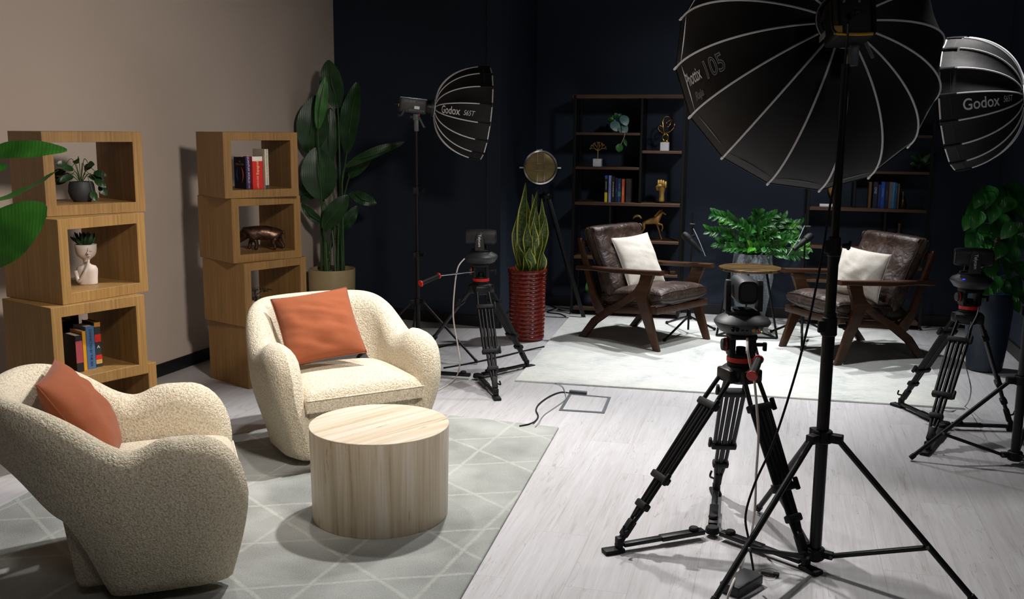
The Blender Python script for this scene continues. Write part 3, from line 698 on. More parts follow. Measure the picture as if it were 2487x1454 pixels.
for k in range(60):
    a = random.uniform(0, 6.28); r = 0.035 * random.random() ** 0.5; p = Vector((r * math.cos(a), r * math.sin(a), 0.066 + random.random() * 0.02)); blade(bm, p, p + Vector((math.cos(a), math.sin(a), 0.3)) * 0.014, 0.01, (0, 0, 1), 0.1, 0.1, n=3)
obj('foliage', bm, MT['leafsmall'], o)
zb = CT + 0.0006; q = G(640, 905, zb)
o = thing('white_vase', 'white rounded vase low in the tower, peeping past the cream chair back', 'vase', q)
bm = B(); lathe(bm, [(0, 0), (0.05, 0), (0.075, 0.03), (0.085, 0.08), (0.07, 0.14), (0.04, 0.175), (0.036, 0.19), (0.03, 0.188), (0.032, 0.17), (0, 0.16)], 40); obj('body', bm, MT['ceramic'], o)

# ------------------------------------------------------------------ skinned figures (rhinoceros, horse)
def skin_mesh(nodes, edges, level=2, root=0):
    me = bpy.data.meshes.new('s'); me.from_pydata([Vector(n[:3]) for n in nodes], edges, []); me.update()
    t = bpy.data.objects.new('s', me); COL.objects.link(t)
    md = t.modifiers.new('sk', 'SKIN'); md.use_smooth_shade = True
    for i, v_ in enumerate(me.skin_vertices[0].data):
        r = nodes[i][3]; v_.radius = (r, r) if not isinstance(r, tuple) else r; v_.use_root = (i == root)
    sb = t.modifiers.new('sb', 'SUBSURF'); sb.levels = level
    dg = bpy.context.evaluated_depsgraph_get(); dg.update()
    r = bpy.data.meshes.new_from_object(t.evaluated_get(dg)); bpy.data.objects.remove(t)
    bm = bmesh.new(); bm.from_mesh(r); bpy.data.meshes.remove(r); return bm
def chain(nodes, edges, start, pts):
    prev = start
    for p in pts:
        nodes.append(p); edges.append((prev, len(nodes) - 1)) if prev is not None else None; prev = len(nodes) - 1
    return prev
zb = 2 * CHh + CT + 0.0006; q = G(640, 606, zb)
o = thing('rhinoceros_figure', 'dark bronze rhinoceros statuette walking left with its head low', 'statuette', q, R_(12))
nd = [(0.085, 0, 0.112, 0.050)]; ed = []
b1 = chain(nd, ed, 0, [(0.035, 0, 0.108, 0.051), (-0.02, 0, 0.110, 0.053), (-0.068, 0, 0.120, 0.054)])
hd = chain(nd, ed, b1, [(-0.104, 0, 0.112, 0.044), (-0.134, 0, 0.086, 0.035), (-0.158, 0, 0.062, 0.023), (-0.180, 0, 0.046, 0.017)])
for y in (-0.028, 0.028):
    dx = 0.018 if y < 0 else -0.026
    chain(nd, ed, b1, [(-0.062 + dx * 0.4, y, 0.074, 0.021), (-0.056 + dx, y, 0.045, 0.014), (-0.062 + dx, y, 0.016, 0.012), (-0.068 + dx, y, 0.004, 0.015)])
    dx = -0.022 if y < 0 else 0.028
    chain(nd, ed, 0, [(0.086 + dx * 0.4, y, 0.078, 0.025), (0.080 + dx, y, 0.050, 0.015), (0.098 + dx, y, 0.024, 0.011), (0.092 + dx, y, 0.004, 0.015)])
chain(nd, ed, 0, [(0.124, 0, 0.122, 0.010), (0.136, 0, 0.092, 0.005), (0.139, 0, 0.065, 0.005)])
body = obj('body', skin_mesh(nd, ed, 2), MT['bronze'], o, angle=180)
bm = B(); tube(bm, smoothpts([(-0.176, 0, 0.050), (-0.190, 0, 0.068), (-0.192, 0, 0.095)], 5), [0.010 - 0.0009 * k for k in range(11)], 8); obj('horn', bm, MT['bronze'], o)
bm = B(); tube(bm, smoothpts([(-0.155, 0, 0.072), (-0.163, 0, 0.084), (-0.165, 0, 0.094)], 4), [0.008 - 0.0009 * k for k in range(9)], 8); obj('horn', bm, MT['bronze'], o)
for y in (-0.018, 0.018): bm = B(); blade(bm, (-0.110, y, 0.120), (-0.118, y * 1.6, 0.148), 0.018, (-1, 0, 0), 0.1, 0.5); obj('ear', bm, MT['bronze'], o)

# ================================================================== LEATHER LOUNGE CHAIRS
def lounge(loc, ang, label):
    """local +y is the front; side frames at x = +-0.33"""
    o = thing('lounge_armchair', label, 'armchair', loc, ang - PI / 2)
    W2 = 0.325; Y0 = -0.375
    def yz(s, z): return (Y0 + s, z)
    for sx in (-1, 1):
        x = sx * W2
        def flatpoly(name, poly, t=0.03, par=o):
            M = frame3((0, 1, 0), (0, 0, 1), (1, 0, 0), (x - t / 2, 0, 0)); bm = B()
            prism(bm, [yz(*p) for p in poly], 0, t, M, 0.004); return obj(name, bm, MT['walnut'], par)
        bm = B(); pts = smoothpts([(x, Y0 - 0.035, 0.548), (x, Y0 + 0.12, 0.560), (x, Y0 + 0.3, 0.562), (x, Y0 + 0.5, 0.572), (x, Y0 + 0.79, 0.588)], 5)
        rr = []
        t = bmesh.new(); vs = []
        for k, p in enumerate(pts):
            f = k / (len(pts) - 1); w_ = 0.024 + 0.012 * math.sin(PI * f) ** 2 + 0.006 * f; h_ = 0.017
            vs.append([t.verts.new(p + Vector((a * w_, 0, b * h_))) for a, b in ((-1, -.6), (-.8, -1), (.8, -1), (1, -.6), (1, .6), (.8, 1), (-.8, 1), (-1, .6))])
        for a_, b_ in zip(vs, vs[1:]):
            for k in range(8): t.faces.new((a_[k], a_[(k + 1) % 8], b_[(k + 1) % 8], b_[k]))
        t.faces.new(vs[0]); t.faces.new(vs[-1][::-1]); put(bm, t); obj('armrest', bm, MT['walnut'], o)
        flatpoly('front_leg', [(0.735, 0.0), (0.79, 0.0), (0.655, 0.385), (0.672, 0.46), (0.72, 0.57), (0.60, 0.57), (0.59, 0.50), (0.53, 0.42), (0.565, 0.37)])
        flatpoly('rear_leg', [(-0.005, 0.0), (0.065, 0.0), (0.175, 0.13), (0.30, 0.215), (0.45, 0.305), (0.585, 0.385), (0.715, 0.545), (0.655, 0.575), (0.54, 0.43), (0.43, 0.345), (0.275, 0.265), (0.13, 0.165)], 0.028)
        flatpoly('back_post', [(-0.035, 0.775), (0.0, 0.785), (0.16, 0.36), (0.26, 0.255), (0.19, 0.20), (0.125, 0.29)], 0.026)
        bm = B(); beam(bm, (x * 0.93, Y0 + 0.15, 0.235), (x * 0.93, Y0 + 0.75, 0.300), 0.024, 0.052); obj('side_rail', bm, MT['walnut'], o)
    bm = B(); beam(bm, (-W2, Y0 + 0.745, 0.30), (W2, Y0 + 0.745, 0.30), 0.028, 0.052, side=(0, 0, 1)); obj('front_rail', bm, MT['walnut'], o)
    bm = B(); beam(bm, (-W2, Y0 + 0.17, 0.235), (W2, Y0 + 0.17, 0.235), 0.028, 0.05); obj('rear_rail', bm, MT['walnut'], o)
    bm = B(); beam(bm, (-W2, Y0 + 0.0, 0.735), (W2, Y0 + 0.0, 0.735), 0.022, 0.05); obj('top_rail', bm, MT['walnut'], o)
    for k in range(5):
        xx = -0.2 + 0.1 * k; bm = B(); beam(bm, (xx, Y0 + 0.015, 0.72), (xx, Y0 + 0.17, 0.25), 0.028, 0.012, 0.003, (1, 0, 0)); obj('back_slat', bm, MT['walnut'], o)
    def pad(name, c, X, Y, Z, L, W, Hh, ridges=(), ex=6, sag=0.01, roll=0.0):
        c, X, Y, Z = Vector(c), Vector(X), Vector(Y).normalized(), Vector(Z).normalized()
        def f(u, v, s):
            a, b = (u - 0.5) * 2, (v - 0.5) * 2
            e = (max(0, 1 - abs(a) ** ex) ** 0.35) * (max(0, 1 - abs(b) ** ex) ** 0.35)
            h = Hh / 2 * e * (1 + 0.10 * (1 - a * a) * (1 - b * b))
            for rx in ridges: h -= 0.006 * math.exp(-((a - rx) / 0.02) ** 2)
            nz = mnoise.noise(Vector((a * 3 + L * 7, b * 3, s * 2.0))) * 0.012 * e
            if roll: h += roll * math.exp(-((b - 0.86) / 0.14) ** 2) * e * (1 if s > 0 else 0.6)
            return c + X * (a * L / 2) + Y * (b * W / 2 - (sag * a * a * b)) + Z * (s * h + nz)
        bm = B()
        for s in (1, -1): grid(bm, lambda u, v: f(u, v, s), 40, 34)
        bmesh.ops.remove_doubles(bm, verts=bm.verts, dist=0.0005)
        p = obj(name, bm, MT['leather'], o, angle=75)
        for s in (1, -1):
            bm = B(); pts = []
            for k in range(80):
                t_ = k / 80 * 4; sgn = int(t_); fr = t_ - sgn; uu, vv = [(fr, 0), (1, fr), (1 - fr, 1), (0, 1 - fr)][sgn]
                pts.append(f(0.5 + (uu - 0.5) * 0.975, 0.5 + (vv - 0.5) * 0.975, s))
            tube(bm, pts, 0.003, 5, True); obj('piping', bm, MT['leather'], p)
        return p
    sl = Vector((0, 0.60, 0.072)).normalized(); nz = Vector((0, -sl.z, sl.y))
    pad('seat_cushion', (0, Y0 + 0.465, 0.362), (1, 0, 0), sl, nz, 0.605, 0.64, 0.155, (0.42,), 5)
    bd = Vector((0, -0.30, 0.62)).normalized(); bn = Vector((0, bd.z, -bd.y))
    pad('back_cushion', (0, Y0 + 0.155, 0.612), (1, 0, 0), bd, bn, 0.615, 0.57, 0.155, (0.0,), 5, 0.0, 0.035)
    for sx in (-1, 1):
        bm = B(); P = Vector((sx * 0.283, Y0 + 0.088, 0.842)); tube(bm, [P + Vector((sx * 0.012, 0.022 * math.cos(t * PI / 8), 0.024 * math.sin(t * PI / 8))) for t in range(16)], 0.0055, 6, True)
        obj('rolled_end', bm, MT['leather'], o)
    return o
lounge((1.035, 7.69, H2), R_(-45), 'dark brown leather armchair with walnut Z shaped arms in front of the left bookcase')
lounge((2.545, 7.23, H2), R_(200), 'dark brown leather armchair with walnut Z shaped arms behind the tall light stand')
cush4('square_cushion', (1484, 580, 7.72), (1572, 562, 7.98), (1616, 688, 7.88), (1530, 703, 7.56), 0.15, MT['linen'], 'ivory linen cushion on the left leather armchair', 'cushion', seed=9, pinch=0.06)
cush4('square_cushion', (2035, 590, 7.28), (2163, 618, 7.02), (2130, 738, 6.96), (2030, 715, 7.18), 0.15, MT['linen'], 'ivory linen cushion on the right leather armchair, partly behind the stand pole', 'cushion', seed=13, pinch=0.06)

# ================================================================== BOOKCASES
BW, BD, BHt = 0.97, 0.34, 1.935
def bookcase(P0, yaw, mirror, label):
    o = thing('bookcase', label, 'bookcase', P0, yaw)
    sh = MT['shelfwood']; mt = MT['black']
    def fx(x): return BW - x if mirror else x
    for x in (0.012, BW - 0.012):
        for y in (0.012, BD - 0.012):
            bm = B(); bx(bm, (x, y, BHt / 2 + 0.01), (0.024, 0.024, BHt - 0.03), 0.002); p = obj('post', bm, mt, o, False)
            bm = B(); cyl(bm, (x, y, 0), (x, y, 0.012), 0.014, 0.011, 16); obj('foot', bm, MT['chrome'], p)
    def shelf(x0, x1, z, t=0.022, nm='shelf'):
        a, b = sorted((fx(x0), fx(x1))); bm = B(); bx(bm, ((a + b) / 2, BD / 2, z - t / 2), (b - a - 0.002, BD - 0.004, t), 0.0015, None, 1); obj(nm, bm, sh, o, False)
    shelf(-0.012, BW + 0.012, BHt, 0.032, 'top_board')
    shelf(0.024, 0.585, 1.612); shelf(0.024, 0.585, 1.316); shelf(0.605, BW - 0.024, 1.460); shelf(0.024, BW - 0.024, 1.008, 0.026)
    shelf(0.024, 0.33, 0.526); shelf(0.35, BW - 0.024, 0.680); shelf(0.35, BW - 0.024, 0.39); shelf(0.024, BW - 0.024, 0.066, 0.026, 'bottom_board')
    bm = B(); bx(bm, (fx(0.595), BD / 2, (1.008 + BHt - 0.032) / 2), (0.02, BD - 0.01, BHt - 1.042), 0.0015, None, 1); obj('divider', bm, mt, o, False)
    bm = B(); bx(bm, (fx(0.34), BD / 2, (0.066 + 0.98) / 2), (0.02, BD - 0.01, 0.912), 0.0015, None, 1); obj('divider', bm, mt, o, False)
    for x in (0.012, BW - 0.012):
        bm = B(); bx(bm, (x, BD / 2, 0.05), (0.02, BD - 0.05, 0.02)); obj('side_rail', bm, mt, o, False)
    return o
K1 = G(1384, 762); y1 = R_(-14.0); U1 = Vector((math.cos(y1), math.sin(y1), 0)); N1 = Vector((-U1.y, U1.x, 0)); K1 = K1 - U1 * 0.0
bookcase(K1, y1, False, 'tall dark open bookcase against the navy wall with the hanging plant and gold ornaments')
K2 = G(2236, 803) - Vector((math.cos(R_(-15)), math.sin(R_(-15)), 0)) * BW; y2 = R_(-15); U2 = Vector((math.cos(y2), math.sin(y2), 0)); N2 = Vector((-U2.y, U2.x, 0))
bookcase(K2, y2, True, 'tall dark open bookcase behind the right leather armchair and big softbox')
def on1(px, z, depth=0.12): # world point on shelf height z at given depth, by photo column
    P = K1 + N1 * depth; n = 0; u_, zz = PL(px, 500, P, U1); return P + U1 * u_ + Vector((0, 0, z - P.z))
def on2(px, z, depth=0.12):
    P = K2 + N2 * depth; u_, zz = PL(px, 500, P, U2); return P + U2 * u_ + Vector((0, 0, z - P.z))
e = 0.0006
# hanging plant
q = on1(1500, 1.612 + e, 0.13)
o = thing('trailing_plant', 'potted plant with pale round leaves trailing over the upper left shelf', 'plant', q, y1)
bm = B(); lathe(bm, [(0, 0), (0.030, 0), (0.045, 0.06), (0.047, 0.065), (0.042, 0.065), (0.04, 0.055), (0, 0.055)], 30); obj('pot', bm, MT['matte'], o)
bm = B()
for (x, z, s_) in [(-0.035, 0.055, 0.085), (0.045, 0.105, 0.08), (0.035, 0.03, 0.09)]: blade(bm, (x - 0.02, -0.05, z + 0.04), (x + 0.03, -0.085, z - 0.045), s_, (0.2, -1, 0.3), 0.12, 0.1)
obj('pale_leaves', bm, plain('pale_sage_leaf', (96, 132, 128), 0.4, 0, 0.15), o)
bm = B(); st = B()
for k in range(16):
    a = random.uniform(-0.4, PI + 0.4); r = random.uniform(0.05, 0.10); c = Vector((math.cos(a) * r - 0.02, random.uniform(-0.05, 0.03), 0.10 + abs(math.sin(a)) * r * 0.7)); blade(bm, c * 0.5 + Vector((0, 0, 0.05)), c, 0.035, (0.2, -1, 0.3), 0.1, 0.2)
tube(st, smoothpts([(0.02, -0.06, 0.06), (0.062, -0.15, 0.04), (0.065, -0.155, -0.03), (0.03, -0.15, -0.11)], 5), 0.003, 6)
blade(bm, (0.03, -0.15, -0.095), (0.02, -0.155, -0.165), 0.065, (0, -1, 0), 0.1, 0.15); blade(bm, (0.063, -0.15, -0.05), (0.085, -0.15, -0.115), 0.03, (0, -1, 0), 0.1, 0.2)
blade(bm, (0.0, -0.06, 0.05), (0.03, -0.09, -0.01), 0.04, (0, -1, 0), 0.1, 0.2)
obj('green_leaves', bm, MT['leafzz'], o); obj('vine', st, plain('pale_vine', (150, 140, 110)), o)
# gold tree on a marble block
q = on1(1449, 1.316 + e, 0.08)
o = thing('tree_sculpture', 'small gold tree sculpture on a white marble block', 'sculpture', q, y1)
bm = B(); bx(bm, (0, 0, 0.034), (0.072, 0.072, 0.068), 0.002); obj('marble_base', bm, MT['marble'], o, False)
bm = B(); tube(bm, [(0, 0, 0.066), (0.001, 0, 0.10), (0, 0, 0.14)], [0.005, 0.0042, 0.0045], 8)
def twig(p, a, L, d):
    q2 = p + Vector((math.sin(a) * L, random.uniform(-0.01, 0.01), math.cos(a) * L)); tube(bm, [p, (p + q2) / 2 + Vector((0.001, 0, 0)), q2], [0.0034 * 0.72 ** d + 0.0008] * 3, 6)
    if d < 3:
        for s in (-0.45, 0.42): twig(q2, a + s + random.uniform(-0.12, 0.12), L * 0.72, d + 1)
    else: bmesh.ops.create_icosphere(bm, subdivisions=1, radius=0.0068, matrix=T(q2))
for a in (-0.95, -0.3, 0.3, 0.95): twig(Vector((0, 0, 0.135)), a, 0.034, 1)
obj('tree', bm, MT['oldgold'], o)
# knot sculpture
q = on1(1610, 1.460 + e, 0.10)
o = thing('knot_sculpture', 'looping polished gold ribbon sculpture on a white marble cube', 'sculpture', q, y1)
bm = B(); bx(bm, (0, 0, 0.036), (0.074, 0.074, 0.072), 0.002); obj('marble_base', bm, MT['marble'], o, False)
lp = [(-0.01, 0, 0.145), (-0.045, 0.01, 0.165), (-0.062, 0.0, 0.195), (-0.045, -0.01, 0.215), (-0.018, 0, 0.195), (-0.012, 0.012, 0.165), (0.0, 0.01, 0.150), (0.04, 0, 0.165), (0.075, -0.01, 0.205), (0.07, 0, 0.25), (0.04, 0.014, 0.262), (0.005, 0.01, 0.235), (0.012, -0.01, 0.205), (0.035, -0.012, 0.215), (0.045, 0, 0.25), (0.03, 0.012, 0.285), (-0.005, 0.008, 0.29), (-0.025, 0, 0.255), (-0.02, -0.008, 0.20), (-0.012, -0.008, 0.16)]
bm = B(); tube(bm, smoothpts(lp, 6, True), 0.0062, 10, True, (1, 0.75)); obj('ribbon', bm, MT['gold'], o, angle=180)
bm = B(); tube(bm, [Vector((0.003 + 0.024 * math.cos(t * PI / 12), 0, 0.113 + 0.030 * math.sin(t * PI / 12))) for t in range(24)], 0.005, 8, True); bx(bm, (0.003, 0, 0.077), (0.05, 0.03, 0.01), 0.003); obj('ring_foot', bm, MT['gold'], o)
# fist
q = on1(1606, 1.008 + e, 0.10)
o = thing('fist_sculpture', 'gold raised fist sculpture standing on the middle shelf', 'sculpture', q, y1 + R_(5))
nd = [(0, 0, 0.004, 0.030)]; ed = []
chain(nd, ed, 0, [(0, 0, 0.03, 0.027), (0, 0, 0.07, 0.024), (0, 0, 0.095, 0.026), (0.0, 0, 0.12, (0.036, 0.026)), (0.0, 0, 0.150, (0.040, 0.026)), (0, 0, 0.165, (0.036, 0.022))])
obj('arm', skin_mesh(nd, ed, 2), MT['fistgold'], o, angle=180)
for k, (x, zt) in enumerate([(-0.029, 0.195), (-0.009, 0.198), (0.011, 0.194), (0.031, 0.184)]):
    bm = B(); pts = smoothpts([(x, 0.012, zt - 0.035), (x, 0.004, zt - 0.004), (x, -0.018, zt - 0.002), (x, -0.032, zt - 0.020), (x, -0.028, zt - 0.040), (x, -0.014, zt - 0.046)], 4)
    n_ = len(pts); tube(bm, pts, [0.0108 if 0 < i < n_ - 1 else 0.006 for i in range(n_)], 10); obj('finger', bm, MT['fistgold'], o, angle=180)
bm = B(); pts = smoothpts([(-0.036, -0.008, 0.115), (-0.042, -0.024, 0.135), (-0.025, -0.038, 0.152), (0.002, -0.040, 0.150)], 4); tube(bm, pts, [0.012] * (len(pts) - 2) + [0.010, 0.006], 10); obj('thumb', bm, MT['fistgold'], o, angle=180)
# horse
q = on1(1582, 0.680 + e, 0.12)
o = thing('horse_statuette', 'antique gold trotting horse statuette on the shelf above the left armchair', 'statuette', q, y1)
nd = [(-0.055, 0, 0.170, 0.033)]; ed = []
b1 = chain(nd, ed, 0, [(-0.015, 0, 0.163, 0.030), (0.03, 0, 0.168, 0.033), (0.052, 0, 0.178, 0.030)])
chain(nd, ed, b1, [(0.072, 0, 0.208, 0.020), (0.088, 0, 0.236, 0.014), (0.098, 0, 0.246, 0.013), (0.118, 0, 0.235, 0.009), (0.132, 0, 0.226, 0.007)])
chain(nd, ed, b1, [(0.062, -0.015, 0.145, 0.013), (0.100, -0.018, 0.140, 0.0085), (0.108, -0.018, 0.108, 0.006), (0.096, -0.018, 0.088, 0.0055), (0.104, -0.018, 0.080, 0.006)])
chain(nd, ed, b1, [(0.054, 0.015, 0.140, 0.013), (0.068, 0.016, 0.095, 0.008), (0.080, 0.016, 0.055, 0.006), (0.092, 0.016, 0.018, 0.0055), (0.100, 0.016, 0.005, 0.008)])
chain(nd, ed, 0, [(-0.062, -0.016, 0.140, 0.018), (-0.055, -0.018, 0.100, 0.010), (-0.078, -0.018, 0.060, 0.0065), (-0.070, -0.018, 0.02, 0.0055), (-0.062, -0.018, 0.004, 0.008)])
chain(nd, ed, 0, [(-0.070, 0.016, 0.140, 0.018), (-0.082, 0.018, 0.105, 0.010), (-0.112, 0.018, 0.080, 0.0065), (-0.118, 0.018, 0.045, 0.0055), (-0.126, 0.018, 0.036, 0.006)])
obj('body', skin_mesh(nd, ed, 2), MT['oldgold'], o, angle=180)
bm = B(); tube(bm, smoothpts([(-0.083, 0, 0.185), (-0.10, 0, 0.205), (-0.128, 0, 0.208), (-0.150, 0, 0.195), (-0.158, 0, 0.178)], 4), [0.006, 0.007, 0.008, 0.009, 0.010, 0.011, 0.0115, 0.012, 0.012, 0.012, 0.011, 0.010, 0.009, 0.007, 0.005, 0.003, 0.001], 8); obj('tail', bm, MT['oldgold'], o)
bm = B()
for k in range(9): f_ = k / 8; p = Vector((0.050 + 0.04 * f_, 0, 0.208 + 0.047 * f_)); blade(bm, p, p + Vector((-0.022, 0.002, 0.004)), 0.016, (0, 1, 0), 0.1, 0.1, n=4)
obj('mane', bm, MT['oldgold'], o)
for y in (-0.006, 0.006): bm = B(); cyl(bm, (0.094, y, 0.254), (0.093, y * 1.3, 0.272), 0.005, 0.001, 8); obj('ear', bm, MT['oldgold'], o)
bm = B(); bx(bm, (-0.005, 0, 0.004), (0.22, 0.07, 0.006), 0.002); obj('plinth', bm, MT['bronze'], o)
# paperbacks, left bookcase
bg = 'paperbacks on the middle shelf of the left bookcase'; Z1 = 1.008 + e
row = [(1471, 0.024, 0.232, (22, 22, 26), 'black paperback with a yellow foot and blue top, leftmost on the middle shelf', [(0, 0.36, (216, 196, 24)), (0.88, 1, (30, 90, 170))], [('ECONOMICS', 0.012, (200, 200, 200), 0.62, -1)]),
       (1480, 0.022, 0.232, (142, 150, 204), 'lavender paperback second from the left on the middle shelf', None, [('A SHORT HISTORY', 0.010, (90, 96, 150), 0.5, -1)]),
       (1488, 0.026, 0.224, (18, 18, 22), 'black paperback with white and red title between the lavender and navy ones', None, [('BIG MANAGER GUIDE', 0.0135, (220, 215, 200), 0.5, -1)]),
       (1496, 0.020, 0.212, (24, 28, 66), 'slim navy paperback left of the blue and green one', None, [('LEADERS', 0.009, (110, 130, 190), 0.5, -1)]),
       (1503, 0.026, 0.205, (30, 56, 110), 'blue paperback with a green block left of the orange one', [(0.25, 0.45, (44, 120, 100))], [('THE RISE', 0.012, (140, 180, 220), 0.7, -1)]),
       (1512, 0.022, 0.202, (212, 92, 44), 'orange paperback on the middle shelf', None, [('GOOD WORK', 0.012, (240, 200, 170), 0.5, -1)])]
for px, w_, h_, c, lb, deco, sp in row: book(w_ * 1.05, h_, 0.14, on1(px, Z1, 0.05), y1 + R_(2), c, lb, bg, sp, deco)
book(0.045, 0.205, 0.13, on1(1525, Z1, 0.075), y1 - R_(2), (66, 58, 56), 'dark grey book leaning at the right end of the middle shelf row', bg)
# right bookcase books and things
bg = 'books on the middle shelf of the right bookcase'
row = [(2111, 0.022, 0.215, (104, 70, 30), 'brown spined book, leftmost on the right bookcase', None),
       (2124, 0.036, 0.215, (22, 24, 54), 'thick navy book with pale lettering reading ONE', [('ONE', 0.026, (190, 190, 220), 0.68, -1)]),
       (2134, 0.022, 0.19, (26, 44, 110), 'short blue book right of the navy lettered one', None),
       (2142, 0.030, 0.218, (24, 72, 168), 'bright blue book in the middle of the right bookcase row', [('LEADERSHIP', 0.014, (130, 180, 230), 0.6, -1)]),
       (2152, 0.030, 0.218, (20, 20, 44), 'black book with small spaced letters on the right bookcase', [('L E G A C Y', 0.014, (130, 130, 170), 0.5, -1)]),
       (2161, 0.026, 0.218, (110, 98, 88), 'taupe book left of the sky blue one', None),
       (2168, 0.020, 0.215, (48, 130, 180), 'sky blue slim book on the right bookcase', None),
       (2174, 0.016, 0.212, (40, 80, 130), 'slim steel blue book second from the right end', None),
       (2180, 0.016, 0.205, (92, 74, 46), 'slim brown book, rightmost of its row', None)]
for px, w_, h_, c, lb, sp in row: book(w_, h_, 0.14, on2(px, Z1, 0.06), y2, c, lb, bg, sp)
q = on2(2014, Z1, 0.07); o = tag(obj('white_box', (lambda b_: (bx(b_, (0, 0, 0.012), (0.16, 0.10, 0.022), 0.004), b_)[1])(B()), MT['marble']), 'flat white box at the left end of the right bookcase shelf', 'box'); o.location = q; o.rotation_euler = (0, 0, y2)
q = on2(2023, Z1, 0.20); o = thing('mask_sculpture', 'gold mask shaped sculpture on a thin stand behind the white box', 'sculpture', q, y2)
bm = B(); lathe(bm, [(0, 0.055), (0.02, 0.065), (0.045, 0.12), (0.055, 0.19), (0.045, 0.24), (0, 0.26)], 28, Matrix.Diagonal((1, 0.4, 1, 1))); obj('mask', bm, MT['oldgold'], o)
bm = B(); cyl(bm, (0, 0, 0), (0, 0, 0.012), 0.035, 0.035, 24); cyl(bm, (0, 0, 0.01), (0, 0, 0.07), 0.006); obj('stand', bm, MT['oldgold'], o)
q = on2(2192, Z1, 0.10); o = tag(obj('small_vase', (lambda b_: (lathe(b_, [(0, 0), (0.03, 0), (0.036, 0.03), (0.018, 0.06), (0.013, 0.11), (0.02, 0.14), (0, 0.138)], 24), b_)[1])(B()), MT['bronze']), 'small dark bronze vase at the right end of the book row', 'vase'); o.location = q
q = on2(2188, 0.680 + e, 0.14); o = tag(obj('dark_figurine', (lambda b_: (lathe(b_, [(0, 0), (0.035, 0), (0.02, 0.05), (0.03, 0.12), (0.014, 0.17), (0.02, 0.20), (0, 0.22)], 24), b_)[1])(B()), MT['bronze']), 'dark bronze figurine just above the right armchair back', 'statuette'); o.location = q
q = on2(2226, 1.316 + e, 0.10)
o = thing('small_leafy_plant', 'small plant with one curling green leaf on the right bookcase beside the softbox', 'plant', q)
bm = B(); lathe(bm, [(0, 0), (0.03, 0), (0.04, 0.06), (0.035, 0.06), (0, 0.05)], 24); obj('pot', bm, MT['matte'], o)
bm = B()
for k in range(12): a = k * 0.9; blade(bm, (0, 0, 0.05), (math.cos(a) * 0.09, math.sin(a) * 0.05 - 0.02, 0.10 + 0.05 * math.sin(k * 2.3)), 0.04, (0, -1, 0.5), 0.15, 0.2)
obj('foliage', bm, MT['leafzz'], o)
# lower left bookcase items
q = on1(1436, 0.066 + e, 0.14)
o = thing('leafy_pot', 'navy pot with one bright green leaf on the bottom shelf of the left bookcase', 'plant', q)
bm = B(); lathe(bm, [(0, 0), (0.05, 0), (0.062, 0.02), (0.066, 0.11), (0.062, 0.118), (0.055, 0.118), (0.055, 0.10), (0, 0.10)], 36); obj('pot', bm, MT['bluepot'], o)
bm = B(); blade(bm, (0.0, 0, 0.10), (-0.004, -0.02, 0.235), 0.075, (0, -1, 0.2), 0.08, 0.2); blade(bm, (0.01, 0, 0.10), (0.045, 0.02, 0.17), 0.05, (0, -1, 0.2), 0.1, 0.2); obj('leaves', bm, MT['leafzz2'], o)
q = on1(1638, 0.39 + e, 0.06)
o = tag(obj('wooden_block', (lambda b_: (bx(b_, (0, 0, 0.016), (0.05, 0.06, 0.03), 0.003), b_)[1])(B()), MT['walnut']), 'small brown wooden block on the low shelf right of the left armchair', 'block'); o.location = q

# ================================================================== SIDE TABLE, PLANTER, MICROPHONES
tc = AY(1822, 652, 7.93); TZ = tc.z
o = thing('side_table', 'small round side table with a rustic brown top and thin black legs', 'side table', (tc.x, tc.y, H2))
bm = B(); lathe(bm, [(0, TZ - 0.022), (0.247, TZ - 0.022), (0.250, TZ - 0.019), (0.250, TZ - 0.002), (0.248, TZ), (0, TZ)], 72); obj('top', bm, MT['rustic'], o)
fl = G(1740, 820) - Vector((tc.x, tc.y, 0)); fr = G(1887, 827) - Vector((tc.x, tc.y, 0)); fb = Vector((0.03, 0.22, 0))
for nm, f in (('l', fl), ('r', fr), ('b', fb)):
    bm = B(); beam(bm, Vector((f.x * 0.62, f.y * 0.35 if nm != 'b' else 0.12, TZ - 0.024)), Vector((f.x, f.y, 0.006)), 0.014, 0.014, 0.002); obj('leg', bm, MT['black'], o, False)
for a, b in ((fl, fr), (fl, fb), (fr, fb)): bm = B(); beam(bm, a + Vector((0, 0, 0.008)), b + Vector((0, 0, 0.008)), 0.014, 0.012, 0.002); obj('floor_bar', bm, MT['black'], o, False)
bm = B(); lathe(bm, [(0, TZ - 0.028), (0.17, TZ - 0.028), (0.17, TZ - 0.0225), (0, TZ - 0.0225)], 40); obj('top_bracket', bm, MT['black'], o)

